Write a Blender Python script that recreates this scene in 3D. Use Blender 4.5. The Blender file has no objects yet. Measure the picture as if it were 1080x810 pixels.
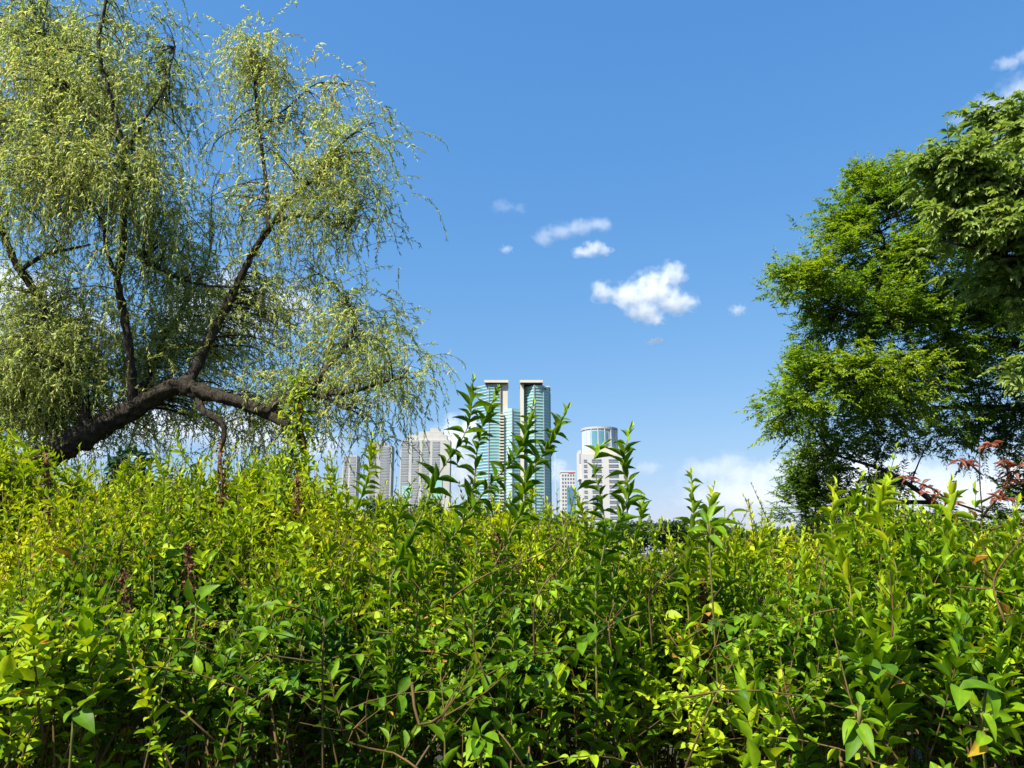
import bpy, math
import numpy as np
from mathutils import Vector

R = math.radians
rng = np.random.default_rng(7)
C = bpy.context.scene.collection
scene = bpy.context.scene

# ---------------------------------------------------------------- camera, sky, sun, exposure
F_PX, PITCH, EYE = 816.0, R(12.4), 1.6
cam_d = bpy.data.cameras.new('camera')
cam_d.sensor_width = 36.0
cam_d.lens = 36.0 * F_PX / 1080.0
cam_d.clip_start, cam_d.clip_end = 0.05, 60000.0
cam = bpy.data.objects.new('camera', cam_d)
C.objects.link(cam)
cam.location = (0, 0, EYE)
cam.rotation_euler = (R(90) + PITCH, 0, 0)
scene.camera = cam

SUN_EL, SUN_AZ = R(53), R(180 + 48)          # compass-like: 0 = +Y, 90 = +X
sun_vec = Vector((math.sin(SUN_AZ) * math.cos(SUN_EL), math.cos(SUN_AZ) * math.cos(SUN_EL), math.sin(SUN_EL)))
sd = bpy.data.lights.new('sun', 'SUN')
sd.energy, sd.angle, sd.color = 5.0, R(0.5), (1.0, 0.95, 0.86)
sun = bpy.data.objects.new('sun', sd)
C.objects.link(sun)
sun.rotation_euler = (-sun_vec).to_track_quat('-Z', 'Y').to_euler()

SKY_STRENGTH = 0.074
SKY_GRADE = [(0.69, 1.03), (1.47, 0.62), (3.1, 0.346)]
world = bpy.data.worlds.new('World')
scene.world = world
world.use_nodes = True
wt = world.node_tree
wt.nodes.clear()
sky = wt.nodes.new('ShaderNodeTexSky')
sky.sky_type = 'NISHITA'
sky.sun_disc = False
sky.sun_elevation, sky.sun_rotation = SUN_EL, SUN_AZ
sky.altitude, sky.air_density, sky.dust_density, sky.ozone_density = 0, 1.0, 0.6, 2.2
sep = wt.nodes.new('ShaderNodeSeparateColor')
comb = wt.nodes.new('ShaderNodeCombineColor')
wt.links.new(sky.outputs[0], sep.inputs[0])
for ch, (gain, gam) in enumerate(SKY_GRADE):            # clear, saturated summer sky
    pw = wt.nodes.new('ShaderNodeMath'); pw.operation = 'POWER'; pw.inputs[1].default_value = gam
    mu = wt.nodes.new('ShaderNodeMath'); mu.operation = 'MULTIPLY'; mu.inputs[1].default_value = gain
    wt.links.new(sep.outputs[ch], pw.inputs[0]); wt.links.new(pw.outputs[0], mu.inputs[0]); wt.links.new(mu.outputs[0], comb.inputs[ch])
bg = wt.nodes.new('ShaderNodeBackground')
bg.inputs['Strength'].default_value = SKY_STRENGTH
wo = wt.nodes.new('ShaderNodeOutputWorld')
wt.links.new(comb.outputs[0], bg.inputs['Color'])
wt.links.new(bg.outputs[0], wo.inputs['Surface'])

scene.view_settings.view_transform = 'Standard'
scene.view_settings.look = 'None'
scene.view_settings.gamma = 1.0
scene.view_settings.exposure = 1.13
scene.view_settings.use_curve_mapping = False
scene.cycles.use_denoising = True
scene.cycles.max_bounces = 10
scene.cycles.volume_bounces = 7
scene.cycles.diffuse_bounces = 4
scene.cycles.transmission_bounces = 6
scene.cycles.glossy_bounces = 3
scene.cycles.transparent_max_bounces = 8

# ---------------------------------------------------------------- helpers
SP, CP = math.sin(PITCH), math.cos(PITCH)


def at(px, py, Y):
    """point at depth Y (metres in front of the camera) seen at picture position px, py"""
    a, b = (px - 540.0) / F_PX, (405.0 - py) / F_PX
    dx, dy, dz = a, CP - b * SP, SP + b * CP
    s = Y / dy
    return np.array((dx * s, Y, EYE + dz * s))


def nrm(v):
    return v / np.maximum(np.linalg.norm(v, axis=-1, keepdims=True), 1e-9)


class Noise:
    """smooth 2-D noise from a few random sines"""
    def __init__(self, seed, freq, n=9):
        r = np.random.default_rng(seed)
        a = r.uniform(0, 2 * np.pi, n)
        f = freq * r.uniform(0.5, 1.7, n)
        self.k = np.stack([np.cos(a) * f, np.sin(a) * f], 1)
        self.p = r.uniform(0, 2 * np.pi, n)
        self.n = n

    def __call__(self, x, y):
        x, y = np.asarray(x, float), np.asarray(y, float)
        s = 0
        for k, p in zip(self.k, self.p):
            s = s + np.sin(k[0] * x + k[1] * y + p)
        return s / math.sqrt(self.n * 0.5)


class Geo:
    """collects vertices, triangles and per-vertex values; build() links them as ONE mesh object"""
    def __init__(self):
        self.V, self.F, self.r, self.m, self.mi, self.n = [], [], [], [], [], 0

    def add(self, V, F, rnd=0.5, mid=0.0, mat=0):
        V = np.asarray(V, float).reshape(-1, 3)
        F = np.asarray(F, int).reshape(-1, 3)
        self.V.append(V)
        self.F.append(F + self.n)
        self.r.append(np.broadcast_to(np.asarray(rnd, float), (len(V),)))
        self.m.append(np.broadcast_to(np.asarray(mid, float), (len(V),)))
        self.mi.append(np.full(len(F), mat, int))
        self.n += len(V)

    def box(self, x0, x1, y0, y1, z0, z1, mat=0):
        v = [(x, y, z) for x in (x0, x1) for y in (y0, y1) for z in (z0, z1)]
        f = [(0, 1, 3), (0, 3, 2), (4, 6, 7), (4, 7, 5), (0, 4, 5), (0, 5, 1), (2, 3, 7), (2, 7, 6), (0, 2, 6), (0, 6, 4), (1, 5, 7), (1, 7, 3)]
        self.add(v, f, mat=mat)

    def prism(self, poly, z0, z1, mat=0):
        """upright prism over a plan polygon (counter-clockwise)"""
        n = len(poly)
        v = [(x, y, z0) for x, y in poly] + [(x, y, z1) for x, y in poly]
        f = []
        for i in range(n):
            j = (i + 1) % n
            f += [(i, j, n + j), (i, n + j, n + i)]
        for i in range(1, n - 1):
            f += [(n, n + i, n + i + 1), (0, i + 1, i)]
        self.add(v, f, mat=mat)

    def build(self, name, mats, parent=None, smooth=True):
        if not isinstance(mats, (list, tuple)):
            mats = [mats]
        V = np.concatenate(self.V) if self.V else np.zeros((0, 3))
        F = np.concatenate(self.F) if self.F else np.zeros((0, 3), int)
        me = bpy.data.meshes.new(name)
        me.vertices.add(len(V))
        me.vertices.foreach_set('co', V.astype(np.float32).ravel())
        me.loops.add(len(F) * 3)
        me.loops.foreach_set('vertex_index', F.astype(np.int32).ravel())
        me.polygons.add(len(F))
        me.polygons.foreach_set('loop_start', np.arange(0, len(F) * 3, 3, dtype=np.int32))
        for m in mats:
            me.materials.append(m)
        me.polygons.foreach_set('material_index', np.concatenate(self.mi).astype(np.int32))
        me.polygons.foreach_set('use_smooth', np.full(len(F), smooth))
        me.update(calc_edges=True)
        a = me.attributes.new('rnd', 'FLOAT', 'POINT')
        a.data.foreach_set('value', np.concatenate(self.r).astype(np.float32))
        a = me.attributes.new('mid', 'FLOAT', 'POINT')
        a.data.foreach_set('value', np.concatenate(self.m).astype(np.float32))
        me.validate()
        o = bpy.data.objects.new(name, me)
        C.objects.link(o)
        if parent:
            o.parent = parent
            o.matrix_parent_inverse.identity()
            o.location = -Vector(parent.location)      # vertices are given in world space
        return o


def tag(o, label, cat, group=None, kind=None):
    o['label'], o['category'] = label, cat
    if group:
        o['group'] = group
    if kind:
        o['kind'] = kind
    return o


def thing(name, label, cat, loc, group=None):
    o = bpy.data.objects.new(name, None)
    C.objects.link(o)
    o.location = tuple(float(v) for v in loc)
    o.empty_display_size = 0.2
    return tag(o, label, cat, group)


def structure(o):
    o['kind'] = 'structure'
    return o


# ---- foliage
def leaf_template(prof, fold=0.25, bend=0.25):
    """prof: [(t, half width)] inside stations; returns verts, tris, mid flag. x across, y along, z up"""
    v, mid = [(0, 0, 0)], [1.0]
    for t, w in prof:
        z = -bend * t * t
        v += [(-w, t, z + fold * w), (0, t, z), (w, t, z + fold * w)]
        mid += [0.0, 1.0, 0.0]
    v.append((0, 1, -bend))
    mid.append(1.0)
    n = len(prof)
    f = [(0, 2, 1), (0, 3, 2)]
    for i in range(n - 1):
        a, b = 1 + 3 * i, 4 + 3 * i
        f += [(a, a + 1, b + 1), (a, b + 1, b), (a + 1, a + 2, b + 2), (a + 1, b + 2, b + 1)]
    a, e = 1 + 3 * (n - 1), 1 + 3 * n
    f += [(a, a + 1, e), (a + 1, a + 2, e)]
    return np.array(v, float), np.array(f, int), np.array(mid)


OVAL = [(0.07, 0.17), (0.24, 0.42), (0.46, 0.5), (0.68, 0.42), (0.87, 0.2)]
LANCE = [(0.08, 0.15), (0.26, 0.41), (0.46, 0.5), (0.68, 0.36), (0.87, 0.14)]
T_OVAL = [leaf_template(OVAL, 0.35, b) for b in (0.05, 0.2, 0.4)]
T_LANCE = [leaf_template(LANCE, 0.4, b) for b in (0.04, 0.18, 0.36)]
T_LOW = [leaf_template([(0.42, 0.5)], 0.35, b) for b in (0.1, 0.35)]
T_BROAD = [leaf_template([(0.06, 0.2), (0.22, 0.44), (0.42, 0.5), (0.62, 0.42), (0.82, 0.22)], 0.3, b) for b in (0.08, 0.25, 0.5)]


def leaves(geo, O, D, N, L, W, tmpls, rnd, mat=0):
    """one leaf per row: origin, direction along, rough upper normal, length, full width"""
    O, D = np.asarray(O, float), nrm(np.asarray(D, float))
    n = len(O)
    if n == 0:
        return
    X = np.cross(D, N)
    X = nrm(X)
    Z = np.cross(X, D)
    L = np.broadcast_to(L, (n,))
    W = np.broadcast_to(W, (n,))
    rnd = np.where(rng.uniform(0, 1, n) < (0.008 if n > 5 else 0), 1.0, np.minimum(np.broadcast_to(rnd, (n,)), 0.9))
    pick = rng.integers(0, len(tmpls), n)
    for i, (tv, tf, tm) in enumerate(tmpls):
        s = np.where(pick == i)[0]
        if len(s) == 0:
            continue
        V = (O[s, None, :] + X[s, None, :] * (tv[None, :, 0, None] * W[s, None, None])
             + D[s, None, :] * (tv[None, :, 1, None] * L[s, None, None])
             + Z[s, None, :] * (tv[None, :, 2, None] * L[s, None, None]))
        k = len(tv)
        F = tf[None] + (np.arange(len(s)) * k)[:, None, None]
        geo.add(V.reshape(-1, 3), F.reshape(-1, 3), np.repeat(rnd[s], k), np.tile(tm, len(s)), mat)


def tubes(geo, P, rad, sides=4, rnd=0.5, mat=0):
    """P (n, s, 3) centre lines, rad (n, s)"""
    P = np.asarray(P, float)
    n, s, _ = P.shape
    if n == 0:
        return
    T = nrm(np.gradient(P, axis=1))
    ref = np.where(np.abs(T[..., 2:3]) < 0.8, np.array([0, 0, 1.0]), np.array([1.0, 0.2, 0]))
    A = nrm(np.cross(T, ref))
    # keep frames consistent along each line
    for i in range(1, s):
        a = A[:, i - 1] - T[:, i] * np.sum(A[:, i - 1] * T[:, i], -1, keepdims=True)
        A[:, i] = nrm(a)
    B = np.cross(T, A)
    ang = np.arange(sides) * 2 * np.pi / sides
    rad = np.broadcast_to(rad, (n, s))
    V = P[:, :, None, :] + rad[:, :, None, None] * (A[:, :, None, :] * np.cos(ang)[None, None, :, None] + B[:, :, None, :] * np.sin(ang)[None, None, :, None])
    f = []
    for i in range(s - 1):
        for j in range(sides):
            a, b = i * sides + j, i * sides + (j + 1) % sides
            f += [(a, b, b + sides), (a, b + sides, a + sides)]
    for j in range(1, sides - 1):
        e = (s - 1) * sides
        f += [(0, j + 1, j), (e, e + j, e + j + 1)]
    f = np.array(f)
    F = f[None] + (np.arange(n) * s * sides)[:, None, None]
    geo.add(V.reshape(-1, 3), F.reshape(-1, 3), np.repeat(np.broadcast_to(rnd, (n,)), s * sides), 0, mat)


def spline(pts, radii, step=0.12):
    """Catmull-Rom through the points, resampled"""
    pts, radii = np.asarray(pts, float), np.asarray(radii, float)
    P = np.vstack([2 * pts[0] - pts[1], pts, 2 * pts[-1] - pts[-2]])
    out, ro = [], []
    for i in range(len(pts) - 1):
        p0, p1, p2, p3 = P[i:i + 4]
        k = max(2, int(np.linalg.norm(p2 - p1) / step))
        t = (np.arange(k) / k)[:, None]
        out.append(0.5 * (2 * p1 + (p2 - p0) * t + (2 * p0 - 5 * p1 + 4 * p2 - p3) * t ** 2 + (3 * p1 - p0 - 3 * p2 + p3) * t ** 3))
        ro.append(radii[i] + (radii[i + 1] - radii[i]) * t[:, 0])
    out.append(pts[-1:])
    ro.append(radii[-1:])
    return np.vstack(out), np.concatenate(ro)


def limb(geo, pts, radii, sides=10, step=0.1, rough=0.08, mat=0):
    P, r = spline(pts, radii, step)
    k = len(P)
    geo_t = Geo()
    tubes(geo_t, P[None], r[None], sides, mat=mat)
    V = geo_t.V[0].reshape(k, sides, 3)
    c = P[:, None, :]
    w = rng.normal(0, 1, (k, sides))
    w = (w + np.roll(w, 1, 0) + np.roll(w, -1, 0)) / 1.7
    V = c + (V - c) * (1 + rough * w[..., None])
    geo.add(V.reshape(-1, 3), geo_t.F[0], rng.uniform(0, 1), 0, mat)
    return P, r


def bez(P0, P1, P2, t):
    t = t[..., None]
    return (1 - t) ** 2 * P0 + 2 * (1 - t) * t * P1 + t ** 2 * P2


def bez_d(P0, P1, P2, t):
    t = t[..., None]
    return nrm(2 * (1 - t) * (P1 - P0) + 2 * t * (P2 - P1))


def shoots(gl, gs, base, tip, sag, K, leaf_L, asp, tmpls, tone, t0=0.25, spread=(68, 24), opposite=True,
           stem_r=0.003, flat=False, jitter=0.25, tmat=0, smat=0, keep=0.96, curl=0.0):
    """leafy shoots: stems from base to tip (n,3) bowed by sag (n,3), K nodes of leaf pairs"""
    n = len(base)
    if n == 0:
        return
    base, tip = np.asarray(base, float), np.asarray(tip, float)
    mid = (base + tip) / 2 + sag
    ts = np.linspace(0, 1, 6)
    P = np.stack([bez(base, mid, tip, np.full(n, t)) for t in ts], 1)
    rad = stem_r * np.linspace(1.0, 0.35, 6)[None] * rng.uniform(0.8, 1.3, (n, 1))
    tubes(gs, P, rad, 4, rng.uniform(0, 1, n), smat)
    phi0 = rng.uniform(0, 2 * np.pi, n)
    leaf_L = np.broadcast_to(leaf_L, (n,))
    tone = np.broadcast_to(tone, (n,))
    for k in range(K):
        u = (k + 0.5) / K
        t = np.clip(t0 + (1 - t0) * (u ** 0.85) + rng.normal(0, 0.008, n), 0, 1)
        o = bez(base, mid, tip, t)
        T = bez_d(base, mid, tip, t)
        ref = np.where(np.abs(T[:, 2:3]) < 0.9, np.array([0, 0, 1.0]), np.array([0.0, 1.0, 0]))
        A = nrm(np.cross(T, ref))
        B = np.cross(T, A)
        for side in (0, 1):
            if not opposite and (k + side) % 2:
                continue
            if flat:
                ph = np.where(side, np.pi, 0.0) + rng.normal(0, jitter, n)
            else:
                ph = phi0 + k * np.pi / 2 * (1 if opposite else 1.53) + side * np.pi + rng.normal(0, jitter, n)
            rad_d = A * np.cos(ph)[:, None] + B * np.sin(ph)[:, None]
            a = np.radians(spread[0] + (spread[1] - spread[0]) * u + rng.normal(0, 9, n))
            D = T * np.cos(a)[:, None] + rad_d * np.sin(a)[:, None]
            N = T * np.sin(a)[:, None] - rad_d * np.cos(a)[:, None]
            if flat:
                N = np.tile(np.array([0, 0, 1.0]), (n, 1)) + rng.normal(0, 0.3, (n, 3))
            N = N + rng.normal(0, 0.22, (n, 3))
            size = (0.72 + 0.45 * math.sin(math.pi * min(1, u * 1.15))) * (1.0 - 0.5 * u ** 4)
            L = leaf_L * size * rng.uniform(0.75, 1.2, n)
            m = rng.uniform(0, 1, n) < keep
            leaves(gl, o[m], D[m], N[m], L[m], (L * asp * rng.uniform(0.85, 1.15, n))[m], tmpls,
                   np.clip(tone + 0.16 * u + rng.normal(0, 0.13, n), 0, 1)[m], tmat)
    # terminal leaf
    T = bez_d(base, mid, tip, np.full(n, 1.0))
    leaves(gl, tip, T + rng.normal(0, 0.2, (n, 3)), rng.normal(0, 1, (n, 3)) + np.array([0, -0.4, 0.6]), leaf_L * 0.5, leaf_L * 0.5 * asp, tmpls,
           np.clip(tone + 0.25, 0, 1), tmat)


# ---------------------------------------------------------------- materials
def new_mat(name):
    m = bpy.data.materials.new(name)
    m.use_nodes = True
    nt = m.node_tree
    nt.nodes.clear()
    out = nt.nodes.new('ShaderNodeOutputMaterial')
    return m, nt, out


def leaf_mat(name, cols, trans=(1.25, 1.2, 0.7), tfac=0.4, rough=0.5, spec=0.18, rib=0.25):
    """cols: ramp of leaf colours, dull to fresh; some ramps carry shade at the dark end"""
    m, nt, out = new_mat(name)
    at_ = nt.nodes.new('ShaderNodeAttribute'); at_.attribute_name = 'rnd'
    ramp = nt.nodes.new('ShaderNodeValToRGB')
    e = ramp.color_ramp.elements
    while len(e) < len(cols):
        e.new(0.5)
    for i, c in enumerate(cols):
        pos = i / (len(cols) - 1) if len(c) == 3 else c[3]
        e[i].position = pos
        e[i].color = (*c[:3], 1)
    nt.links.new(at_.outputs['Fac'], ramp.inputs[0])
    # blotches within the leaves
    tc = nt.nodes.new('ShaderNodeTexCoord')
    nz = nt.nodes.new('ShaderNodeTexNoise'); nz.inputs['Scale'].default_value = 55; nz.inputs['Detail'].default_value = 3
    nt.links.new(tc.outputs['Object'], nz.inputs['Vector'])
    mp = nt.nodes.new('ShaderNodeMapRange'); mp.inputs[1].default_value = 0.3; mp.inputs[2].default_value = 0.7
    mp.inputs[3].default_value = 0.78; mp.inputs[4].default_value = 1.2
    nt.links.new(nz.outputs['Fac'], mp.inputs[0])
    md = nt.nodes.new('ShaderNodeAttribute'); md.attribute_name = 'mid'
    pw = nt.nodes.new('ShaderNodeMath'); pw.operation = 'POWER'; pw.inputs[1].default_value = 6
    nt.links.new(md.outputs['Fac'], pw.inputs[0])
    mu = nt.nodes.new('ShaderNodeMath'); mu.operation = 'MULTIPLY_ADD'; mu.inputs[1].default_value = rib
    nt.links.new(pw.outputs[0], mu.inputs[0]); nt.links.new(mp.outputs[0], mu.inputs[2])
    sc = nt.nodes.new('ShaderNodeVectorMath'); sc.operation = 'SCALE'
    nt.links.new(ramp.outputs[0], sc.inputs[0]); nt.links.new(mu.outputs[0], sc.inputs['Scale'])
    bs = nt.nodes.new('ShaderNodeBsdfPrincipled')
    bs.inputs['Roughness'].default_value = rough
    bs.inputs['Specular IOR Level'].default_value = spec
    nt.links.new(sc.outputs[0], bs.inputs['Base Color'])
    tr = nt.nodes.new('ShaderNodeBsdfTranslucent')
    vm = nt.nodes.new('ShaderNodeVectorMath'); vm.operation = 'MULTIPLY'; vm.inputs[1].default_value = trans
    nt.links.new(sc.outputs[0], vm.inputs[0]); nt.links.new(vm.outputs[0], tr.inputs['Color'])
    mx = nt.nodes.new('ShaderNodeMixShader'); mx.inputs[0].default_value = tfac
    nt.links.new(bs.outputs[0], mx.inputs[1]); nt.links.new(tr.outputs[0], mx.inputs[2])
    nt.links.new(mx.outputs[0], out.inputs['Surface'])
    return m


def rough_mat(name, c1, c2, scale=8, rough=0.85, bump=0.4, dist=0.02, stretch=(1, 1, 1), detail=6, spec=0.2):
    m, nt, out = new_mat(name)
    tc = nt.nodes.new('ShaderNodeTexCoord')
    mpn = nt.nodes.new('ShaderNodeMapping'); mpn.inputs['Scale'].default_value = stretch
    nt.links.new(tc.outputs['Object'], mpn.inputs['Vector'])
    nz = nt.nodes.new('ShaderNodeTexNoise'); nz.inputs['Scale'].default_value = scale; nz.inputs['Detail'].default_value = detail
    nz.inputs['Roughness'].default_value = 0.65
    nt.links.new(mpn.outputs[0], nz.inputs['Vector'])
    ramp = nt.nodes.new('ShaderNodeValToRGB')
    ramp.color_ramp.elements[0].position = 0.32; ramp.color_ramp.elements[0].color = (*c1, 1)
    ramp.color_ramp.elements[1].position = 0.68; ramp.color_ramp.elements[1].color = (*c2, 1)
    nt.links.new(nz.outputs['Fac'], ramp.inputs[0])
    bs = nt.nodes.new('ShaderNodeBsdfPrincipled')
    bs.inputs['Roughness'].default_value = rough
    bs.inputs['Specular IOR Level'].default_value = spec
    nt.links.new(ramp.outputs[0], bs.inputs['Base Color'])
    if bump:
        bp = nt.nodes.new('ShaderNodeBump'); bp.inputs['Strength'].default_value = bump; bp.inputs['Distance'].default_value = dist
        nt.links.new(nz.outputs['Fac'], bp.inputs['Height'])
        nt.links.new(bp.outputs[0], bs.inputs['Normal'])
    nt.links.new(bs.outputs[0], out.inputs['Surface'])
    return m


def glass_mat(name, c1, c2, rough=0.12, scale=0.12, metallic=0.0, spec=0.6):
    """facade glass seen from outside: tinted panes that differ a little from one to the next"""
    m, nt, out = new_mat(name)
    tc = nt.nodes.new('ShaderNodeTexCoord')
    vo = nt.nodes.new('ShaderNodeTexVoronoi'); vo.inputs['Scale'].default_value = scale
    nt.links.new(tc.outputs['Object'], vo.inputs['Vector'])
    ramp = nt.nodes.new('ShaderNodeValToRGB')
    ramp.color_ramp.elements[0].color = (*c1, 1); ramp.color_ramp.elements[1].color = (*c2, 1)
    sp = nt.nodes.new('ShaderNodeSeparateColor')
    nt.links.new(vo.outputs['Color'], sp.inputs[0]); nt.links.new(sp.outputs[0], ramp.inputs[0])
    bs = nt.nodes.new('ShaderNodeBsdfPrincipled')
    bs.inputs['Roughness'].default_value = rough
    bs.inputs['Metallic'].default_value = metallic
    bs.inputs['Specular IOR Level'].default_value = spec
    nt.links.new(ramp.outputs[0], bs.inputs['Base Color'])
    nt.links.new(bs.outputs[0], out.inputs['Surface'])
    return m


M = {}
M['soil'] = rough_mat('soil', (0.022, 0.022, 0.010), (0.05, 0.055, 0.02), 1.2, 0.95, 0.6, 0.05)
M['willow_bark'] = rough_mat('willow_bark', (0.014, 0.011, 0.007), (0.075, 0.06, 0.042), 22, 0.95, 1.0, 0.07, (1, 1, 0.4))
M['tree_bark'] = rough_mat('tree_bark', (0.018, 0.015, 0.011), (0.055, 0.047, 0.036), 12, 0.9, 0.8, 0.02, (1, 1, 0.4))
M['twig'] = rough_mat('twig', (0.05, 0.04, 0.02), (0.13, 0.10, 0.045), 20, 0.8, 0.0)
M['willow_twig'] = rough_mat('willow_twig', (0.12, 0.11, 0.035), (0.22, 0.19, 0.07), 20, 0.7, 0.0)
M['stem'] = rough_mat('stem', (0.045, 0.038, 0.011), (0.15, 0.085, 0.028), 9, 0.7, 0.0)
M['green_stem'] = rough_mat('green_stem', (0.07, 0.09, 0.015), (0.16, 0.13, 0.035), 9, 0.6, 0.0)
M['dead'] = rough_mat('dead', (0.07, 0.035, 0.015), (0.20, 0.095, 0.04), 30, 0.85, 0.0)

LIME = [(0.05, 0.115, 0.004, 0.0), (0.165, 0.275, 0.006, 0.33), (0.315, 0.43, 0.008, 0.66), (0.48, 0.52, 0.012, 0.92), (0.4, 0.22, 0.04, 1.0)]  # dark ends of the hedge ramps deepened for shade between leaves
MIDG = [(0.026, 0.085, 0.004, 0.0), (0.095, 0.2, 0.006, 0.33), (0.2, 0.34, 0.008, 0.66), (0.36, 0.45, 0.012, 0.92), (0.4, 0.22, 0.04, 1.0)]
DEEP = [(0.018, 0.065, 0.007, 0.0), (0.05, 0.135, 0.009, 0.33), (0.11, 0.235, 0.011, 0.66), (0.21, 0.33, 0.014, 0.92), (0.4, 0.22, 0.04, 1.0)]
M['lime'] = leaf_mat('lime', LIME, (1.3, 1.15, 0.5), 0.36)
M['mid'] = leaf_mat('mid', MIDG, (1.35, 1.2, 0.5), 0.34)
M['deep'] = leaf_mat('deep', DEEP, (1.35, 1.25, 0.5), 0.38)
M['willow'] = leaf_mat('willow', [(0.21, 0.28, 0.10), (0.33, 0.42, 0.13), (0.44, 0.52, 0.15), (0.55, 0.57, 0.18), (0.50, 0.42, 0.16)], (1.15, 1.15, 0.75), 0.55, 0.42, 0.5, 0.1)
M['feather'] = leaf_mat('feather', [(0.032, 0.088, 0.012), (0.078, 0.172, 0.014), (0.165, 0.285, 0.016), (0.32, 0.41, 0.02)], (1.3, 1.25, 0.5), 0.42, 0.45, 0.3, 0.0)
M['hang'] = leaf_mat('hang', [(0.06, 0.12, 0.028), (0.13, 0.21, 0.045), (0.23, 0.31, 0.075), (0.34, 0.41, 0.115)], (1.2, 1.2, 0.6), 0.42, 0.4, 0.4, 0.2)
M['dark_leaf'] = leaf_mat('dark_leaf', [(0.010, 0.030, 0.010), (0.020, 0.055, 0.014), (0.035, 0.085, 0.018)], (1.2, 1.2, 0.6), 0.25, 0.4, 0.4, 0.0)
M['red_leaf'] = leaf_mat('red_leaf', [(0.09, 0.085, 0.02), (0.17, 0.055, 0.025), (0.27, 0.075, 0.055), (0.24, 0.11, 0.035)], (1.3, 0.9, 0.8), 0.35, 0.45, 0.35, 0.1)
M['yellow_leaf'] = leaf_mat('yellow_leaf', [(0.45, 0.28, 0.02), (0.55, 0.38, 0.03)], (1.1, 1.0, 0.5), 0.35)
M['far_leaf'] = leaf_mat('far_leaf', [(0.030, 0.060, 0.022), (0.055, 0.10, 0.030), (0.085, 0.14, 0.035)], (1.2, 1.2, 0.6), 0.25, 0.6, 0.2, 0.0)

# ---------------------------------------------------------------- ground
g = Geo()
Rg, ng = 30000.0, 64
ring = [0, 4, 12, 40, 150, 600, 3000, Rg]
V = [(0, 0, 0)]
for r_ in ring[1:]:
    for k in range(ng):
        a = 2 * math.pi * k / ng
        V.append((r_ * math.cos(a), r_ * math.sin(a), 0.0))
Fc = [(0, 1 + k, 1 + (k + 1) % ng) for k in range(ng)]
for i in range(len(ring) - 2):
    for k in range(ng):
        a, b = 1 + i * ng + k, 1 + i * ng + (k + 1) % ng
        Fc += [(a, a + ng, b + ng), (a, b + ng, b)]
g.add(V, Fc)
structure(g.build('ground', M['soil']))

# ---------------------------------------------------------------- clouds (real volumes of scattering vapour)
def cloud_mat(name, dens, nscale, blobs, soft):
    """vapour density: high inside the lobes (centre, radii in object units), torn at the rim by noise"""
    m, nt, out = new_mat(name)
    N, Lk = nt.nodes.new, nt.links.new
    tc = N('ShaderNodeTexCoord')
    q = None
    for c, r in blobs:
        sb = N('ShaderNodeVectorMath'); sb.operation = 'SUBTRACT'; sb.inputs[1].default_value = c
        Lk(tc.outputs['Object'], sb.inputs[0])
        dv = N('ShaderNodeVectorMath'); dv.operation = 'DIVIDE'; dv.inputs[1].default_value = r
        Lk(sb.outputs[0], dv.inputs[0])
        ln = N('ShaderNodeVectorMath'); ln.operation = 'LENGTH'
        Lk(dv.outputs[0], ln.inputs[0])
        if q is None:
            q = ln.outputs['Value']
        else:
            mn = N('ShaderNodeMath'); mn.operation = 'SMOOTH_MIN'; mn.inputs[2].default_value = 0.25
            Lk(q, mn.inputs[0]); Lk(ln.outputs['Value'], mn.inputs[1])
            q = mn.outputs[0]
    nz = N('ShaderNodeTexNoise')
    nz.inputs['Scale'].default_value = nscale; nz.inputs['Detail'].default_value = 6; nz.inputs['Roughness'].default_value = 0.6
    Lk(tc.outputs['Object'], nz.inputs['Vector'])
    ad = N('ShaderNodeMath'); ad.operation = 'MULTIPLY_ADD'; ad.inputs[1].default_value = 2.6
    Lk(nz.outputs['Fac'], ad.inputs[0])
    ng_ = N('ShaderNodeMath'); ng_.operation = 'SUBTRACT'; ng_.inputs[0].default_value = -0.18
    Lk(q, ng_.inputs[1]); Lk(ng_.outputs[0], ad.inputs[2])
    mp = N('ShaderNodeMapRange'); mp.interpolation_type = 'SMOOTHSTEP'
    mp.inputs[1].default_value = 0.0; mp.inputs[2].default_value = soft
    mp.inputs[3].default_value = 0.0; mp.inputs[4].default_value = dens
    Lk(ad.outputs[0], mp.inputs[0])
    vs = N('ShaderNodeVolumePrincipled')
    vs.inputs['Color'].default_value = (0.995, 0.995, 0.995, 1)
    vs.inputs['Anisotropy'].default_value = 0.2
    Lk(mp.outputs[0], vs.inputs['Density'])
    Lk(vs.outputs[0], out.inputs['Volume'])
    m.cycles.volume_step_rate = 0.3
    return m


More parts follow.
